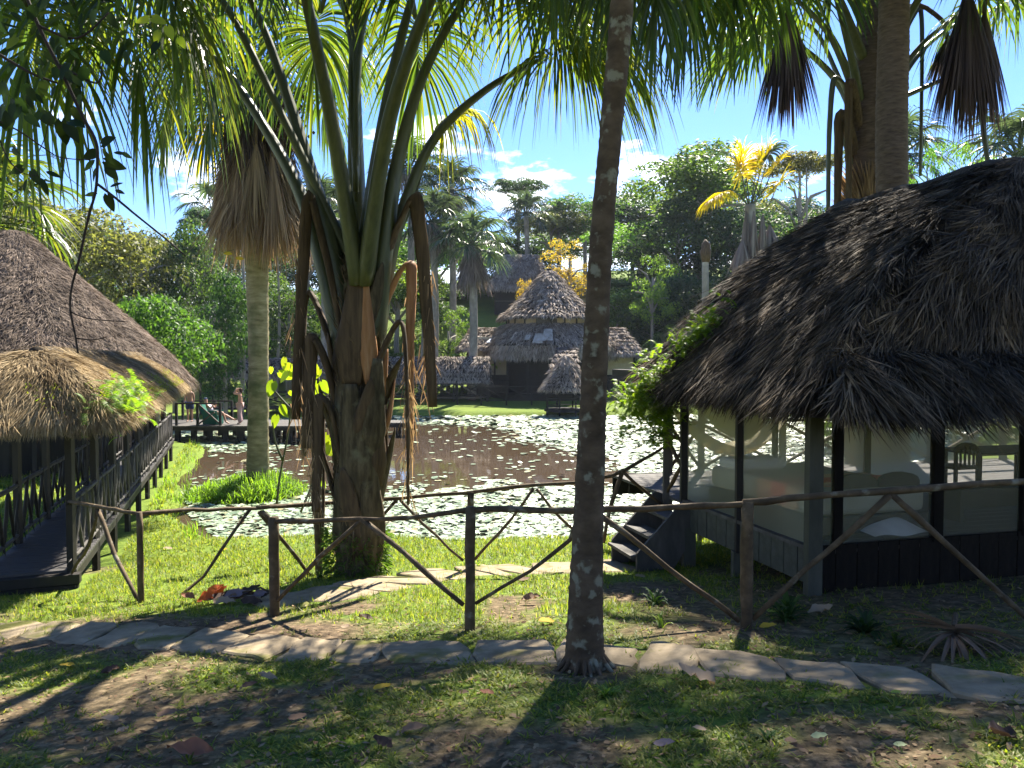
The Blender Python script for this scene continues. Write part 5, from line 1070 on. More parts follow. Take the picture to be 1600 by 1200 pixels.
for q, r in (([(1345, 240), (1325, 150), (1308, 122, -.3), (1300, 140, -.3), (1295, 230, -.3), (1294, 332, -.3)], .06), ([(1342, 270), (1322, 190, -.4), (1312, 184, -.4), (1310, 240, -.4), (1308, 328, -.4)], .10), ([(1345, 230), (1332, 140, -.6), (1326, 136, -.6), (1326, 220, -.6), (1326, 322, -.6)], .09), ([(1380, 120), (1430, 20, .3), (1440, 30, .3), (1440, 150, .3), (1438, 275, .3)], .05), ([(1392, 160), (1460, 130, .2), (1510, 110, .2)], .06), ([(1500, 60), (1530, 150), (1538, 215), (1546, 270)], .07), ([(1340, 290), (1320, 215, -.2), (1335, 216, -.2)], .07)):
    V = bez([PF(*p) for p in q], 5); m = len(V); MB().tube(V, [r*(1.5-.8*i/m) for i in range(m)], 8, .7, jit=.06).build('hanging_petiole', mPetB if r > .07 else mPet, pf_, True)
n = 300; a = RNG.random(n)*3.14+3.14; z = RNG.random(n)
npobj('trunk_fibres', ribbons(np.array([np.array(PF(1352, 300+60*t_)) for t_ in z])+np.stack([np.cos(a)*.42, np.sin(a)*.42, 0*a], -1), np.stack([np.cos(a)*.5, np.sin(a)*.2, .9+0*a], -1), np.stack([np.cos(a), np.sin(a), 0*a], -1), .7, .05, 3, .6), mDead, pf_, kind='stuff')
# --- yellow palm G
YG_ = 33.; bG = P(1175, 560, YG_); bG.z = gz1(bG.x, YG_); pg = empty('yellow_palm', bG, 'small palm with glowing yellow fans above a skirt of grey dead fronds', 'palm')
PG = lambda x, y, d=0.: P(x, y, YG_+d)
trunk(pg, [bG, PG(1174, 500), PG(1172, 320)], [.22, .2, .22], mBarkG, 30)
for x, y, d in ((1182, 262, 0), (1160, 275, -.3), (1205, 270, .2), (1190, 258, .5), (1165, 262, .4), (1210, 300, 0)):
    frond(pg, [PG(1172, 325), PG((x*2+1172)/3, y+25, d), PG(x, y, d)], .05, .03, .95, 44, mPalmY, droop=.9, Wd=.06, spread=120, cone=.5)
for x, y in ((1132, 300), (1120, 306)): frond(pg, [PG(1172, 325), PG(1150, 302), PG(x, y, -.3)], .05, .03, .95, 44, mPalmY, droop=2.2, Wd=.06)
for x, y in ((1215, 285), (1150, 250), (1200, 245)): frond(pg, [PG(1172, 325), PG(1185, 300), PG(x, y, .3)], .05, .03, .9, 40, mPalmB, droop=1.6, Wd=.06)
mDG = leaf_mat('grey_dead_fan', [(.12,.10,.095),(.2,.17,.155),(.27,.24,.22)], .2, .8, .85, .15, (1,.9,.8), .1)
for x, y, L, r, d in ((1160, 375, 1.9, .30, -.4), (1192, 335, 2.4, .10, -.3), (1166, 330, 2.0, .10, -.3), (1203, 352, 1.7, .34, 0), (1178, 330, 2.2, .08, -.5)):
    npobj('dead_fan', hang(PG(x, y, d), L, 150, r, .06), mDG, pg)
# bare snag
sn = P(1102, 480, 46); sg = empty('palm_snag', (sn.x, 46, gz1(sn.x, 46)), 'lone bare palm snag with a pointed brown top in front of the forest', 'dead palm')
trunk(sg, [(sn.x, 46, gz1(sn.x, 46)-.3), sn, P(1102, 410, 46), P(1103, 398, 46)], [.2, .2, .20, .24], mBarkG, 20)
MB().tube([P(1103, 410, 46), P(1103, 395, 46), P(1103, 382, 46), P(1102, 374, 46)], [.24, .33, .26, .05], 10, jit=.1).build('withered_top', mPetB, sg, True)
# --- distant palms
def far_palm(px, ybase, Yp, ytop, r, label, k=20, plen=1.9, L=2.0, skirt=1.0, mat=None, bark=None, name='pond_palm', beard=.9):
    b_ = P(px, ybase, Yp); b_.z = gz1(b_.x, Yp)-.2; t = P(px, ytop, Yp); o = empty(name, b_, label, 'palm', group='palms on the far bank')
    trunk(o, [b_, b_.lerp(t, .5)+Vector((.15, 0, 0)), t], [r*1.15, r, r*.9], bark or mBarkG, 30, .02, 12)
    cs = cat([fan(t+d*plen, d+Vector((0, 0, -.15)), Vector((0, 0, 1)), L, 34, 150, 1.7, .11, .4, 3, 0) for d in [Vector((math.cos(i*2.4)*math.cos(e), math.sin(i*2.4)*math.cos(e), math.sin(e))) for i, e in ((i, R(80-105*i/(k-1))) for i in range(k))]])
    npobj('crown', cs, mat or mPalmB, o); pm = MB()
    for i in range(k):
        e = R(80-105*i/(k-1)); d = Vector((math.cos(i*2.4)*math.cos(e), math.sin(i*2.4)*math.cos(e), math.sin(e))); pm.tube([t, t+d*plen], .05, 5)
    pm.build('petioles', mPet, o, kind='stuff')
    if skirt: skirt_hang(o, lambda z: (t.x, t.y), t.z-skirt*.8, t.z+.1, beard, .3, int(500*skirt), 1.8, mDG, .07)
    return o
far_palm(737, 630, 58, 385, .30, 'far bank palm with a pale straight trunk and blue green crown left of the lodge', skirt=2.4)
far_palm(677, 640, 60, 350, .28, 'far bank palm with a thin grey trunk partly behind a hanging petiole', skirt=1.2)
far_palm(872, 430, 99, 345, .3, 'small palm crown right of the hillside house roof', skirt=0)
far_palm(705, 560, 66, 300, .28, 'tall palm behind the banana clump')
far_palm(640, 600, 64, 265, .28, 'palm crown showing between the great palm petioles', skirt=.5)
far_palm(505, 600, 56, 335, .3, 'palm with grey dead fronds just left of the great palm trunk', skirt=2.6)
far_palm(330, 560, 70, 330, .25, 'slender palm behind the skirted palm with a feathery crown', skirt=0, k=12)
far_palm(1400, 600, 48, 250, .3, 'palm glimpsed behind the thick ringed trunk', skirt=.5)
far_palm(1590, 500, 42, 245, .3, 'blue green palm at the right edge above the hut roof', skirt=0)
far_palm(822, 420, 92, 335, .3, 'small palm crown left of the white cloud', skirt=0)
far_palm(-30, 620, 30, 330, .3, 'bright drooping palm crown at the left edge above the round roof', skirt=0, mat=mPalm, L=2.2, name='edge_palm')
# ---------------- forest ----------------
def crown_mesh(name, ncl, nleaf, ls, shape, seed, flat_=0):
    rg = np.random.default_rng(seed); c = rg.normal(size=(ncl, 3)); c = nz(c)*(rg.random((ncl, 1))**.4)
    if shape == 'dome': c[:, 2] = np.abs(c[:, 2])*.9-.15
    if shape == 'umb': c[:, 2] = .35*np.abs(c[:, 2])+.45; c[:, :2] *= 1.0
    if shape == 'tall': c[:, :2] *= .55+.4*(1-np.abs(c[:, 2:3]))
    c *= .80; rad = .13+.17*rg.random(ncl)
    if shape == 'umb': rad *= .8
    w = rad**2/np.sum(rad**2); k = rg.choice(ncl, nleaf, p=w); d = nz(rg.normal(size=(nleaf, 3))); d[:, 2] = np.where(d[:, 2] < -.35, -d[:, 2], d[:, 2])
    rr = rad[k][:, None]*(.72+.36*rg.random((nleaf, 1))); p = c[k]+d*rr*np.array([1, 1, .75 if shape != 'umb' else .4])
    nrm = nz(d*.8+rg.normal(size=(nleaf, 3))*.55+np.array([0, 0, .4])); D = nz(np.cross(nrm, rg.normal(size=(nleaf, 3)))); D[:, 2] -= .25
    V, F = ribbons(p, D, nrm, ls*(.7+.7*rg.random(nleaf)), ls*.55, 2, .4, prof=[.25, 1, .15])
    lo, hi = V.min(0), V.max(0)
    return mesh_np(name, V, F, GREENS[0])
CM = [crown_mesh('crown', 60, 8500, .052, 'dome', 1), crown_mesh('crown', 75, 8500, .050, 'ball', 2), crown_mesh('crown', 46, 6500, .05, 'umb', 3), crown_mesh('crown', 60, 7500, .052, 'tall', 4), crown_mesh('crown', 34, 4200, .045, 'ball', 5)]
def limb_mesh(name, seed, branches):
    rd = random.Random(seed); mb = MB(); mb.tube([(0, 0, -.05), (.01, 0, .3), (-.01, .01, .6), (0, 0, .82)], [.034, .026, .022, .012], 8)
    for i in range(branches):
        a = i*2.4; z = .42+.05*i; e = rd.uniform(.4, .9); p = Vector((0, 0, z)); q = p+Vector((math.cos(a)*.12, math.sin(a)*.12, .12)); r_ = p+Vector((math.cos(a)*.30, math.sin(a)*.30, .08+.12*e)); mb.tube([p, q, r_], [.016, .011, .004], 5)
    return mb.mesh(name, mBarkG, smooth=True)
TM = [limb_mesh('trunk', 1, 5), limb_mesh('trunk', 2, 7)]
def tree(px, ytop, Yt, wpx, kind, col, label, group=None, name='forest_tree', hfrac=.6, bark=None, ybot=None, catg='tree'):
    tp = P(px, ytop, Yt); x = tp.x; g = gz1(x, Yt)-.2; H = max(tp.z-g, 1.0); rx = wpx*Yt/2400
    root = empty(name, (x, Yt, g), label, catg, group); root.empty_display_size = 1
    rz = min(H*hfrac/2*1.1, rx*2.2); zc = H-rz*(.92 if CM[kind] != CM[2] else .75)
    t = obj('trunk', random.choice(TM), root); t.scale = (min(H*.8, rx*1.9), min(H*.8, rx*1.9), (zc+rz*.3)/.82); t.rotation_euler.z = random.random()*6
    if bark: t.material_slots[0].link = 'OBJECT'; t.material_slots[0].material = bark
    c = obj('crown', CM[kind], root); c.location = (0, 0, zc); c.scale = (rx/.95, rx/.95, rz); c.rotation_euler.z = random.random()*6.28
    c.material_slots[0].link = 'OBJECT'; c.material_slots[0].material = col if not isinstance(col, int) else GREENS[col]
    return root
D_, M_, B_, O_, U_ = 0, 1, 2, 3, 4
LM = [(-100, 'the left picture edge'), (20, "the round roof's apex"), (120, 'the dark hanging twig'), (235, 'the bright round tree'), (330, 'the deck end'), (403, 'the skirted palm'), (480, "the great palm's left broken petioles"), (560, 'the great palm trunk'), (640, 'the long hanging petiole'), (700, 'the banana clump'), (737, 'the pale far palm trunk'), (805, 'the hillside house'), (858, 'the lodge peak'), (930, 'the slim leaning trunk'), (1010, 'the small bluish tree'), (1102, 'the bare snag'), (1175, 'the yellow palm'), (1250, 'the white limbed tree'), (1310, 'the hanging brown petioles'), (1398, 'the ringed palm'), (1500, 'the big dead fan'), (1600, 'the right picture edge'), (1750, 'the hut, out of view'), (1900, 'the hut, far out of view')]
USED = set()
def place(px, s):
    for x, nm in sorted(LM, key=lambda q: abs(q[0]-px)):
        for w_ in (('just left of' if px < x else 'just right of'), ('left of' if px < x else 'right of')):
            l_ = '%s %s %s' % (s, w_, nm)
            if l_ not in USED: USED.add(l_); return l_
TR = [(240, 424, 33, 215, 0, M_, 'round bright green leafy tree just behind the big conical roof', .95), (90, 275, 52, 270, 1, O_, 'wide olive tree above the big conical roof', .7), (10, 265, 60, 210, 0, O_, 'olive tree at the far left edge above the conical roof', .7), (200, 325, 56, 180, 1, O_, 'pale olive tree right of the conical roof apex', .7), (290, 335, 60, 160, 3, D_, 'dark tall tree behind the round bright tree', .8), (330, 318, 66, 110, 2, U_, 'thin airy tree against the sky left of the palm skirt', .5), (350, 420, 44, 150, 3, D_, 'dark tree behind the dark grey walkway left of the skirted palm', .85), (270, 440, 50, 120, 1, D_, 'shadowed tree over the deck end', .9), (450, 420, 60, 160, 1, D_, 'dark tree between the skirted palm and the great palm', .9), (480, 280, 72, 170, 0, M_, 'mid green tree behind the great palm petioles', .7), (620, 380, 68, 170, 0, M_, 'green tree behind the hanging broken petioles', .8), (570, 300, 76, 180, 1, B_, 'bright green tree seen through the great palm crown', .7), (680, 330, 76, 180, 0, B_, 'lit green tree behind the far bank palms', .7), (700, 470, 63, 120, 4, B_, 'leafy green bush behind the banana clump', .95), (810, 278, 100, 120, 2, U_, 'airy flat topped tree beside the white cloud', .5), (860, 320, 98, 150, 0, O_, 'hazy olive tree beneath the white cloud', .6), (915, 296, 100, 170, 1, M_, 'rounded tree just left of the slim leaning trunk', .6), (890, 366, 82, 110, 4, mYellowF, 'tree with yellow orange foliage above the lodge roof', .8), (825, 428, 66, 55, 4, mYellowF, 'thin yellow flowering tree in front of the hillside house', .8), (1000, 330, 88, 190, 1, B_, 'bright green tree right of the slim leaning trunk', .75), (1095, 210, 84, 260, 0, M_, 'huge spreading broad crowned tree topping the hill', .62), (1060, 300, 80, 220, 3, D_, 'dark vine covered tree below the huge broad crown', .85), (1150, 300, 82, 220, 1, U_, 'blue green dark tree behind the yellow palm', .85), (1250, 236, 78, 150, 2, O_, 'tall tree with white branching limbs and thin crown', .45), (1215, 300, 84, 140, 4, O_, 'sparse pale tree beside the white limbed tree', .7), (1300, 300, 80, 150, 1, M_, 'mid green tree behind the hanging petioles at right', .8), (1020, 385, 68, 100, 4, B_, 'slender light green tree right of the lodge', .7), (1022, 470, 72, 120, 1, U_, 'small bluish leafy tree right of the lodge wing', .85), (965, 430, 76, 80, 1, M_, 'narrow green tree behind the right lodge wing', .9), (1090, 420, 70, 180, 1, D_, 'deep green tree behind the bare palm snag', .9), (1180, 420, 62, 190, 0, D_, 'dark tree behind the yellow palm skirt', .9), (1275, 370, 58, 170, 1, M_, 'green tree just above the hut roof slope', .9), (1400, 320, 60, 200, 1, M_, 'green tree behind the thick ringed trunk', .8), (1500, 195, 27, 130, 4, B_, 'leafy branch tree beneath the big dead fan at right', .5), (1450, 215, 29, 80, 4, B_, 'small leafy tree beside the hanging petiole at right', .4), (1585, 300, 40, 120, 1, M_, 'green tree at the right edge behind the hut ridge', .8), (1100, 545, 60, 120, 4, U_, 'low green tree behind the hut ferns', .9), (1060, 500, 64, 90, 4, M_, 'pale green shrubby tree left of the snag', .9)]
for px, yt, Yt, w_, k_, c_, lab, hf in TR: tree(px, yt, Yt, w_, k_, c_, lab, hfrac=hf, bark=mBarkG)
rd = random.Random(5)
for i in range(34):
    px = -150+1900*(i+rd.uniform(-.4, .4))/34; Yt = rd.uniform(92, 118); top = float(np.interp(px, [-100, 100, 260, 330, 560, 700, 830, 930, 1090, 1250, 1330, 1500, 1700], [300, 312, 360, 345, 330, 330, 345, 320, 260, 290, 310, 320, 320]))+rd.uniform(0, 26)
    tree(px, top, Yt, rd.uniform(150, 230), rd.choice([0, 1, 1, 3]), rd.choice([0, 1, 3, 4, 4]), place(px, 'leafy back row tree on the hill'), 'forest trees in the back row', hfrac=.8)
for i in range(30):
    px = -120+1500*(i+rd.uniform(-.4, .4))/30; Yt = rd.uniform(74, 84)
    if 690 < px < 990: Yt = rd.uniform(90, 98)
    tree(px, float(np.interp(px, [0, 300, 600, 700, 1000, 1300], [400, 440, 430, 420, 430, 400]))+rd.uniform(-20, 40), Yt, rd.uniform(110, 170), rd.choice([0, 1, 3]), rd.choice([0, 0, 1, 4]), place(px, 'dark slope tree behind and'), 'forest trees on the slope', hfrac=.95)
for i in range(26):
    px = -60+860*(i+rd.uniform(-.4, .4))/26; Yt = rd.uniform(64, 68)
    if px > 690: px += 320
    g = gz1(P(px, 600, Yt).x, Yt); tree(px, rd.uniform(515, 570), Yt, rd.uniform(70, 120), 4 if i % 2 else 1, rd.choice([0, 1, 2, 4]), place(px, 'low shrub at the forest foot'), 'understorey shrubs', name='shrub', hfrac=1., catg='shrub')
for i in range(16):  # lit screen of trees to the right of the pond, seen through the hut
    px = 1330+40*i; Yt = rd.uniform(34, 46); tree(px, rd.uniform(330, 430), Yt, rd.uniform(120, 200), rd.choice([0, 1]), rd.choice([1, 2]), place(px, 'bright bankside tree beyond the hut'), 'trees on the right bank', name='bank_tree', hfrac=1.)
# broad shade tree rooted beyond the right edge, its high crowns reach over the frame and shade the foreground
sh = empty('shade_tree', (12.5, 13, gz1(12.5, 13)-.2), 'broad crowned shade tree rooted out of view right, shading the foreground from above', 'tree')
MB().tube(bez([(12.5, 13, gz1(12.5, 13)-.3), (12.2, 13, 2), (11, 12.9, 5.5), (9, 12.8, 7.2), (6, 12.6, 7.9), (3, 12, 7.9)], 4), [.42-.36*i/20 for i in range(21)], 10).build('trunk', mBarkG, sh, True)
for cx_, cy_, cz_, rx_, ry_, rz_ in ((6.6, 13.2, 8.1, 3.2, 2.6, 1.0), (3.4, 12.2, 8.0, 2.0, 1.5, .7), (10.5, 13.5, 8.4, 3, 3, 1.3)):
    c = obj('crown', CM[4] if cx_ < 5 else CM[1], sh); c.location = Vector((cx_, cy_, cz_))-ORG[sh]; c.scale = (rx_, ry_, rz_); c.rotation_euler.z = random.random()*.5; c.material_slots[0].link = 'OBJECT'; c.material_slots[0].material = GREENS[1]
for nm_, x_, y_, H_, rx_, k_ in (('unseen leafy tree added behind the viewer on the left to block sky light', -6.5, -7, 10, 6.5, 0), ('unseen leafy tree added behind the viewer on the right to block sky light', 6, -6, 11, 7, 1)):  # unseen trees added behind the camera to cut sky fill and deepen the shade
    g_ = gz1(x_, y_)-.2; o = empty('shade_tree', (x_, y_, g_), nm_, 'tree'); t_ = obj('trunk', TM[0], o); t_.scale = (6, 6, H_); c = obj('crown', CM[k_], o); c.location = (0, 0, H_*.75); c.scale = (rx_, rx_*.8, H_*.42); c.material_slots[0].link = 'OBJECT'; c.material_slots[0].material = GREENS[0]
# thin white stems in the left forest
for px, y0, y1, Yt in ((374, 350, 560, 46), (1118, 560, 640, 52), (345, 420, 560, 54), (430, 400, 560, 58), (700, 380, 560, 70), (655, 420, 600, 62), (1256, 262, 400, 76)):
    a, b_ = P(px, y1, Yt), P(px+4, y0, Yt); a.z = gz1(a.x, Yt); MB().tube(bez([a, a.lerp(b_, .5)+Vector((.2, 0, 0)), b_], 5), [.16*(1-.6*i/10) for i in range(11)], 7).build('bare_stem', mBarkG, None, True, label=place(px, 'thin pale bare stem in the forest'), cat='tree', group='thin pale stems')
# banana clump
mBan = leaf_mat('banana_leaf', [(.06,.13,.02),(.10,.20,.03),(.16,.25,.05)], .5, 1.1, .4, .4, (1,1,.4), .2)
for i, (px, yb) in enumerate(((700, 560), (722, 565), (690, 575), (755, 560), (776, 555))):
    Yt = 60.5+.4*i; b_ = P(px, yb, Yt); b_.z = gz1(b_.x, Yt); o = empty('banana_plant', b_, place(px, 'banana plant with upright leaves'), 'banana plant', 'banana clump left of the lodge')
    MB().tube([b_, b_+Vector((0, 0, 1.6))], [.16, .1], 8).build('stem', mPet, o, True)
    for k_ in range(8):
        a = k_*2.4+i; e = R(random.uniform(40, 75)); d = np.array([[math.cos(a)*math.cos(e), math.sin(a)*math.cos(e), math.sin(e)]]); s_ = np.array([[-math.sin(a), math.cos(a), 0]])
        npobj('leaf', ribbons(np.array([b_+Vector((0, 0, 1.5))]), d, np.cross(s_, d), [3.0*random.uniform(.7, 1.1)], [.75], 8, 1.5, prof=[.1, .5, .9, 1, 1, .95, .8, .5, .05], fold=.3), mBan, o)
# ---------------- leaf pieces ----------------
def leaf_mesh(name, mat, L=1., w=.5, curl=.15, cup=.12, heart=0, n=7):
    mb = MB()
    for i in range(n+1):
        t = i/n; y = L*t; hw_ = w/2*(math.sin(math.pi*min(1, t**(.6 if heart else .85)*.97+.03)))**.8; z = -curl*L*t*t+curl*L*.3*t
        if heart and i == 0: hw_ = w*.16
        b = len(mb.v); mb.v += [Vector((-hw_, y-(heart*.16*L*(1-t)**3 if heart else 0), z+cup*hw_)), Vector((0, y, z)), Vector((hw_, y-(heart*.16*L*(1-t)**3 if heart else 0), z+cup*hw_))]
        if i: mb.f += [[b-3, b-2, b+1, b], [b-2, b-1, b+2, b+1]]
    return mb.mesh(name, mat, smooth=True)
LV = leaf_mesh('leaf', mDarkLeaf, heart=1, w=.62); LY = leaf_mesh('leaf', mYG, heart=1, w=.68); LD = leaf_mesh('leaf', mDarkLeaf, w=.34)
def put_leaf(me, parent, p, d, nrm, s, name='leaf', lab=None):
    d = Vector(d).normalized(); nrm = Vector(nrm); nrm = (nrm-d*nrm.dot(d)).normalized(); x = d.cross(nrm); M3 = Matrix((x, d, nrm)).transposed()
    o = obj(name, me, parent); o.rotation_mode = 'QUATERNION'; o.rotation_quaternion = M3.to_quaternion(); o.location = Vector(p)-ORG[parent] if parent is not None else p; o.scale = (s, s, s)
    if lab: o['label'] = lab
    return o
# dark vine hanging at upper left
YV = 3.1; PV = lambda x, y, d=0.: P(x, y, YV+d)
vn = empty('hanging_branch', PV(100, 100), 'dark leafy twig hanging down the upper left in front of the sky', 'branch')
def twig(pts, r, nm='twig'): 
    V = bez([PV(*p) for p in pts], 5); m = len(V); MB().tube(V, [r*(1-.55*i/m) for i in range(m)], 6, jit=.08).build(nm, mDarkBark, vn, True)
mDarkBark = noise_mat('dark_twig_bark', [(.015, .01, .008), (.035, .024, .018)], 30, 4, .9, .3)
twig([(20, -60), (60, 40), (100, 120), (128, 180), (150, 222), (152, 260), (149, 300), (138, 340), (125, 400), (112, 450), (110, 485), (118, 525), (122, 552)], .0075)
twig([(150, 286), (175, 305), (215, 338), (255, 370), (290, 400)], .006); twig([(112, 488), (140, 498), (200, 503)], .003); twig([(118, 528), (145, 531), (168, 526)], .003)
twig([(-20, 180), (30, 205), (70, 232), (95, 246), (140, 250)], .004); twig([(95, 245), (105, 275), (135, 297)], .002); twig([(60, 238), (70, 215), (80, 180)], .002); twig([(0, 220), (14, 250), (35, 270), (60, 275)], .003)
twig([(-40, 60), (40, 110), (90, 130)], .008); twig([(60, 40), (120, 60), (170, 20)], .006); twig([(90, 100), (150, 130), (160, 100)], .005)
lv = [(x, y, s*1.5, a) for x, y, s, a in [(160, 232, 22, -60), (150, 238, 18, 200), (148, 250, 20, 215), (165, 252, 22, -20), (168, 262, 18, -50), (150, 262, 16, 250), (178, 238, 16, -10), (160, 225, 20, 20), (152, 302, 14, 190), (168, 305, 18, -80), (180, 297, 14, -20), (172, 292, 14, 20), (190, 238, 15, -30), (20, 232, 14, -40), (35, 262, 16, 200), (50, 268, 18, -60), (64, 278, 20, -70), (72, 268, 16, -20), (42, 280, 14, -110), (96, 190, 26, -90), (104, 195, 22, -60), (110, 190, 20, -20), (115, 170, 20, -70)]]
for i in range(75): lv.append((random.triangular(-60, 260, -10), random.uniform(-60, 178)*random.uniform(.4, 1), random.uniform(16, 30), random.uniform(-130, -30)))
for i in range(26): lv.append((random.uniform(-20, 75), random.uniform(120, 185), random.uniform(20, 30), random.uniform(-130, -40)))
for x, y, s_, an in lv:
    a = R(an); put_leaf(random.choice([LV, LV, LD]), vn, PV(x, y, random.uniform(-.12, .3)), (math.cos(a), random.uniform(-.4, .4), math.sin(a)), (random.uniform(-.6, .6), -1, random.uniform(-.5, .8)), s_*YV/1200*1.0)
for x, y, s_, an in ((238, 28, 26, -20), (262, 42, 24, -70), (248, 50, 22, -110), (232, 30, 24, 190), (280, 60, 20, -60)):
    a = R(an); put_leaf(LY, vn, PV(x, y, .3), (math.cos(a), 0, math.sin(a)), (.1, -1, .3), s_*YV/1200, lab='leaf lit through bright green')
# sapling with glowing leaves left of the great palm
YS = 13.0; PS = lambda x, y, d=0.: P(x, y, YS+d)
sa = empty('broadleaf_sapling', PS(440, 800), 'young sapling with glowing yellow green heart leaves left of the great trunk', 'sapling')
for q in ([(432, 790), (438, 740), (448, 690), (455, 640), (462, 600)], [(470, 800), (500, 720), (505, 640), (498, 590)], [(442, 720), (430, 690), (426, 660)], [(455, 640), (430, 612), (425, 600)]):
    V = bez([PS(*p) for p in q], 4); m = len(V); MB().tube(V, [.022*(1-.6*i/m) for i in range(m)], 6).build('stem', mPet, sa, True)
for x, y, s_ in ((427, 607, 26), (437, 592, 24), (446, 582, 26), (450, 592, 22), (455, 585, 20), (432, 660, 22), (440, 645, 22), (445, 570, 20), (490, 580, 22), (499, 588, 22), (495, 610, 34), (503, 607, 22), (488, 625, 18), (500, 628, 20), (495, 655, 16), (505, 640, 20), (510, 690, 26), (506, 706, 32), (515, 702, 24), (517, 694, 20), (452, 622, 12), (424, 584, 12), (484, 572, 14), (500, 682, 18), (502, 760, 16), (596, 770, 12), (598, 786, 12)):
    a = R(random.uniform(-150, -30)); put_leaf(LY, sa, PS(x, y-10, random.uniform(-.1, .1)), (math.cos(a), random.uniform(-.3, .3), math.sin(a)), (random.uniform(-.5, .5), -1, random.uniform(-.2, .6)), s_*YS/1200*.95)
ys_ = empty('yellow_leaf_sprig', P(366, 395, 20), 'two bright yellow leaves at the lower left of the dead frond skirt', 'sprig')
for x, y, s_ in ((355, 393, 14), (374, 401, 13)): put_leaf(leaf_mesh('leaf', mPalmY, w=.5), ys_, P(x-6, y+2, 20), (1, 0, -.1), (0, -1, .4), s_*20/1200)
MB().tube([P(349, 395, 20), P(366, 390, 20), P(368, 400, 20)], .008, 5).build('stem', mPet, ys_)
# broad leaves growing from the hut's far eave corner
ev = empty('eave_seedling', hw(-.25, 3.4, 1.5), 'two rosettes of pale green leaves sprouting from the ferny eave', 'seedling')
for cx, cy in ((1073, 562), (1052, 606), (1060, 600), (1000, 612)):
    for k_ in range(6):
        a = R(60*k_+20); c_ = P(cx, cy, 10.6); put_leaf(LY, ev, c_, (math.cos(a), -.3, math.sin(a)*.8), (.2, -1, .5), 16*10.6/1200)
# ---------------- fallen leaves ----------------
def fm(name, c, tr=.2): return leaf_mat(name, [tuple(v*.7 for v in c), c], tr, .9, .75, .2, (1,.9,.6), 0)
FC = dict(yellow=fm('fallen_yellow', (.55, .36, .04)), brown=fm('fallen_brown', (.20, .13, .085)), tan=fm('fallen_tan', (.38, .28, .19)), dark=fm('fallen_dark', (.07, .045, .035)), red=fm('fallen_red', (.42, .10, .03), .45), rust=fm('fallen_rust', (.28, .12, .07)), pale=fm('fallen_pale_green', (.30, .36, .20)), grey=fm('fallen_grey', (.22, .17, .18)), green=fm('fallen_yellow_green', (.34, .38, .06)))
FL = [(105, 1046, 22, 'yellow', 0, 'small bright yellow leaf on the grass at far left below the path'), (172, 1058, 30, 'dark', 1, 'curled dark leaf right of the small yellow leaf'), (390, 1078, 26, 'dark', 0, 'flat dark leaf touching the pale crumpled leaf'), (418, 1068, 30, 'tan', 1, 'pale crumpled leaf below the shadowed footpath'), (172, 1132, 26, 'tan', 0, 'upright tan leaf at the lower left'), (192, 1152, 22, 'tan', 1, 'torn tan leaf just below the upright tan leaf'), (262, 1124, 34, 'brown', 0, 'flat brown leaf in the lower left grass'), (308, 1134, 20, 'green', 0, 'yellow green leaf near the bottom left centre'), (465, 1130, 30, 'brown', 0, 'brown leaf pointing right on the lower centre lawn'), (598, 1082, 30, 'yellow', 0, 'dull yellow leaf below the slab path at centre'), (298, 1190, 70, 'rust', 1, 'large curled rusty leaf at the bottom edge'), (598, 1172, 34, 'dark', 1, 'dark curled leaf standing at the bottom centre'), (648, 1148, 40, 'brown', 0, 'broad brown leaf beside a bare patch at bottom centre'), (572, 973, 24, 'dark', 1, 'dark crumpled leaf between the two near fence posts'), (540, 985, 18, 'tan', 0, 'tan scrap left of the dark crumpled leaf'), (854, 977, 30, 'yellow', 0, 'yellow brown leaf just left of the slim trunk'), (830, 943, 32, 'brown', 1, 'shrivelled brown leaf in the sunlit grass left of the slim trunk'), (1090, 1070, 60, 'tan', 1, 'large crumpled tan leaf right of the slim trunk'), (1038, 1172, 34, 'grey', 0, 'greyish purple leaf at the lower right centre'), (1235, 1168, 26, 'brown', 0, 'brown leaf on bare soil at lower right'), (1280, 1160, 26, 'pale', 0, 'pale green leaf in the dark lower right grass'), (1406, 1174, 20, 'pale', 0, 'smaller pale green leaf further right'), (1092, 1148, 22, 'tan', 0, 'small tan leaf right of the greyish leaf'), (1282, 963, 38, 'tan', 1, 'pale curled leaf at the foot of the hut corner post'), (1200, 985, 28, 'yellow', 0, 'yellow leaf leaning behind the right fence post'), (1205, 962, 22, 'green', 0, 'green leaf growing beside the right fence post'), (1565, 1162, 60, 'dark', 1, 'big dark curled leaf at the right edge'), (1000, 905, 18, 'tan', 0, 'tan leaf near the foot of the hut stairs'), (1400, 1090, 16, 'green', 0, 'tiny yellow green leaf on the shaded slab'), (820, 910, 20, 'brown', 0, 'small brown leaf on the sunny lawn by the slim trunk'), (350, 862, 12, 'yellow', 0, 'tiny orange leaf on the bright lawn by the pond'), (262, 860, 14, 'tan', 0, 'pale leaf scrap on the left lawn'), (700, 1058, 20, 'dark', 0, 'dark leaf below the sunlit slabs'), (725, 1090, 18, 'brown', 0, 'brown leaf left of the slim palm roots'), (760, 1090, 24, 'rust', 0, 'rusty leaf close to the slim palm roots'), (400, 1005, 22, 'tan', 0, 'sandy leaf lying on the footpath')]
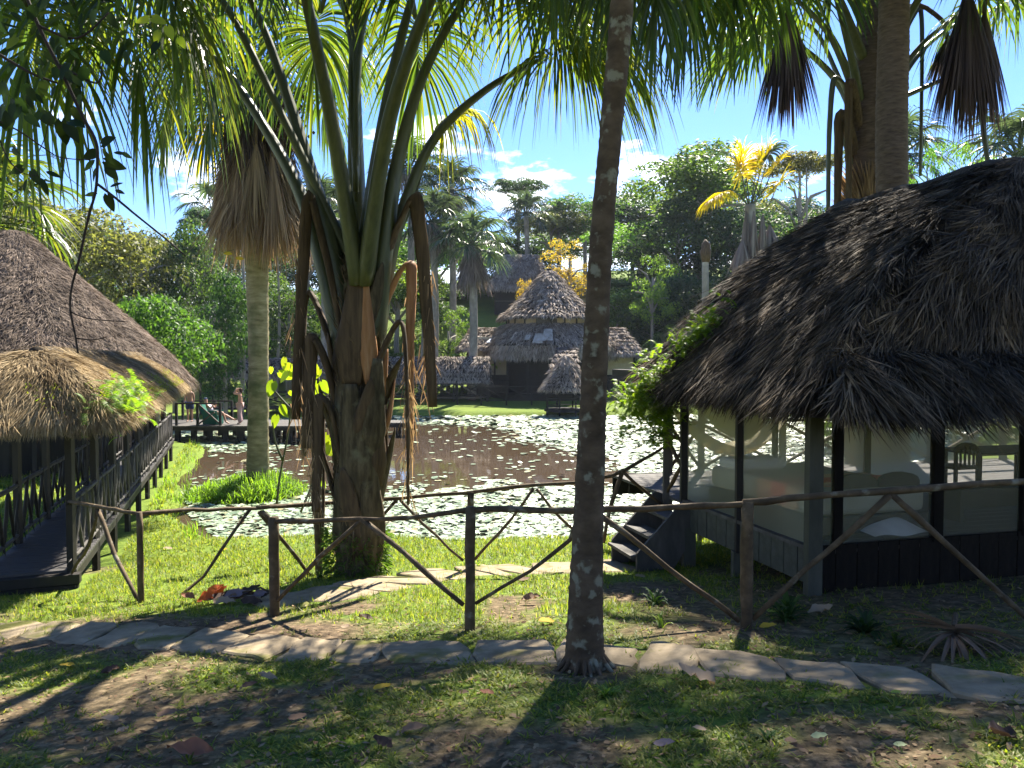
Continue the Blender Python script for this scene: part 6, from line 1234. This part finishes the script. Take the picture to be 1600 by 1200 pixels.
for x, y, w_, c_, cu, lab in FL:
    g = G(x, y); s_ = w_*g.y/1200*1.0; me_ = leaf_mesh('fallen_leaf', FC[c_], w=.52, curl=-.35 if cu else -.10, cup=.6 if cu else .25, n=8)
    for v in me_.vertices: v.co += Vector((random.uniform(-.03, .03), random.uniform(-.03, .03), random.uniform(-.06, .06)*(1.6 if cu else .7)))
    a = random.uniform(-.6, .6)+(math.pi if random.random() < .4 else 0); d = Vector((math.cos(a), math.sin(a)*.8, .12)); o = put_leaf(me_, None, g+Vector((0, 0, .03+.06*s_))-d*s_*.5, d, (random.uniform(-.3, .3), -.25, 1), s_, 'fallen_leaf'); tag(o, lab, 'leaf', 'fallen leaves')
def litter(n):
    y = 3.3+6.5*RNG.random(n)**1.2; x = (RNG.random(n)*2-1)*y*.72; z = gz(x, y)+.012; a = RNG.random(n)*6.28; e = RNG.normal(size=n)*.25
    return ribbons(np.stack([x, y, z], -1), np.stack([np.cos(a), np.sin(a), e], -1), np.stack([RNG.normal(size=n)*.3, RNG.normal(size=n)*.3, np.ones(n)], -1), .02+.05*RNG.random(n)**2, .012+.02*RNG.random(n), 2, .2, prof=[.2, 1, .1])
npobj('leaf_litter', litter(6500), leaf_mat('litter', [(.06,.04,.025),(.16,.10,.06),(.28,.20,.12),(.12,.10,.04)], .1, .8, .9, .1, (1,.9,.7), 0), label='scattered crumbs of dry leaf in the foreground grass', cat='leaf litter', kind='stuff')
# pile of red and brown fallen leaves by the path
pl_ = G(345, 942); pr = empty('leaf_pile', pl_, 'heap of orange red and purplish brown dead leaves beside the footpath', 'dead leaves')
for i, (dx, dy, L, c_, az, el, w_) in enumerate(((-.10, .02, .30, 'red', 20, 50, .9), (-.16, -.04, .30, 'red', -10, 20, .8), (-.04, .02, .25, 'red', 60, 60, .8), (-.10, -.10, .42, 'dark', 10, 14, .5), (.02, -.05, .45, 'grey', 15, 22, .5), (.10, -.02, .45, 'dark', 25, 30, .45), (.05, -.10, .50, 'brown', 5, 12, .45), (.22, .0, .38, 'grey', 30, 26, .5), (.18, -.08, .40, 'dark', -5, 10, .45), (.30, .03, .28, 'dark', 40, 34, .4), (-.02, -.14, .34, 'tan', -8, 6, .45), (-.2, 0, .25, 'rust', 160, 20, .6))):
    L *= .72; dx *= 1.5; a, e = R(az+random.uniform(-30, 30)), R(el*.8); lm_ = leaf_mesh('leaf', FC[c_], w=w_*.85, curl=.1, cup=.45, n=8)
    for v in lm_.vertices: v.co += Vector((random.uniform(-.03, .03), 0, random.uniform(-.07, .07)))
    put_leaf(lm_, pr, pl_+Vector((dx, dy, .05)), (math.cos(a)*math.cos(e), math.sin(a)*math.cos(e), math.sin(e)), (-math.cos(a)*.3, -.6, 1), L, lab='orange red leaf' if c_ == 'red' else None)
MB().tube([pl_+Vector((.25, 0, .12)), pl_+Vector((.45, .02, .17)), pl_+Vector((.62, 0, .10))], .012, 6).build('stalk', mPetB, pr, True)
# big dead fan lying in the shade at right
dfp = G(1490, 1005); df = empty('fallen_palm_fan', dfp, 'big dead palm fan lying in the deep shade below the hut', 'palm leaf')
npobj('fan', fan(dfp+Vector((0, 0, .12)), Vector((-.3, -.6, .15)), Vector((0, -.2, 1)), .55, 34, 120, .6, .045, .1, 4, .3), FC['brown'], df)
MB().tube([dfp+Vector((0, 0, .12)), dfp+Vector((.3, .5, .05))], .02, 6).build('petiole', mPetB, df)
# weeds and tufts
def plant(px, py, n, L, Wd, label, mat=None, name='weed', el=(30, 80)):
    g = G(px, py); x = np.full(n, g.x)+RNG.normal(size=n)*.015; y = np.full(n, g.y)+RNG.normal(size=n)*.012; a = RNG.random(n)*6.28; e = np.radians(el[0]+(el[1]-el[0])*RNG.random(n))
    D = np.stack([np.cos(a)*np.cos(e), np.sin(a)*np.cos(e), np.sin(e)], -1); NN = np.stack([-np.cos(a)*np.sin(e), -np.sin(a)*np.sin(e), np.cos(e)], -1)
    npobj(name, ribbons(np.stack([x, y, gz(x, y)], -1), D, NN, L*(.6+.6*RNG.random(n)), Wd, 4, 1.3, prof=[.5, 1, 1, .7, .08], fold=.3), mat or mFern, None, label=label, cat='weed')
plant(1035, 980, 8, .20, .022, 'sunlit grassy weed right of the slim trunk'); plant(1025, 945, 26, .24, .03, 'dark bushy weed by the sandy patch', GREENS[0]); plant(1230, 970, 40, .26, .03, 'clump of dark weeds at the hut corner', GREENS[0]); plant(1350, 990, 50, .25, .03, 'dark weeds under the front of the hut', GREENS[0]); plant(1400, 1010, 14, .18, .03, 'small fern beside the shaded slab', GREENS[1]); plant(1200, 1160, 16, .10, .02, 'weed rosette at lower right', GREENS[1]); plant(745, 890, 14, .2, .02, 'bright weed behind the middle fence post'); plant(500, 905, 30, .18, .02, 'dark weeds round the second pondside post', GREENS[1]); plant(950, 1090, 20, .14, .02, 'leafy weed by the slim palm roots', GREENS[2]); plant(1230, 955, 10, .3, .06, 'broad leaved weed behind the right fence post', GREENS[1])
for i in range(40):
    a = random.random()*6.28; r_ = .42+.1*random.random(); p = bA+Vector((math.cos(a)*r_, math.sin(a)*r_, 0))
gA_ = np.array([bA.x, bA.y]); n = 1400; a = RNG.random(n)*6.28; zc_ = RNG.random(n)**1.6
npobj('base_moss', leafy(np.stack([bA.x+.40*np.cos(a), bA.y+.40*np.sin(a), bA.z+.1+.55*zc_], -1), np.stack([np.cos(a), np.sin(a), .3+0*a], -1), .10, .02, 1, 2, .6), GREENS[2], pa, kind='stuff')
print('TRIS', sum(len(m.polygons) for m in bpy.data.meshes)*2, 'OBJ', len(bpy.data.objects))
# ---------------- haze ----------------
hz = bpy.data.materials.new('pale_haze'); hz.use_nodes = True; nt = hz.node_tree; nt.nodes.clear()
pv = N(nt, 'ShaderNodeVolumePrincipled'); pv.inputs['Color'].default_value = (.80, .88, 1, 1); pv.inputs['Density'].default_value = .00022; pv.inputs['Anisotropy'].default_value = 0
ho_ = N(nt, 'ShaderNodeOutputMaterial'); LK(nt, pv.outputs[0], ho_.inputs['Volume'])
MB().box((0, 180, 12), (660, 500, 48)).build('haze', hz, kind='stuff')
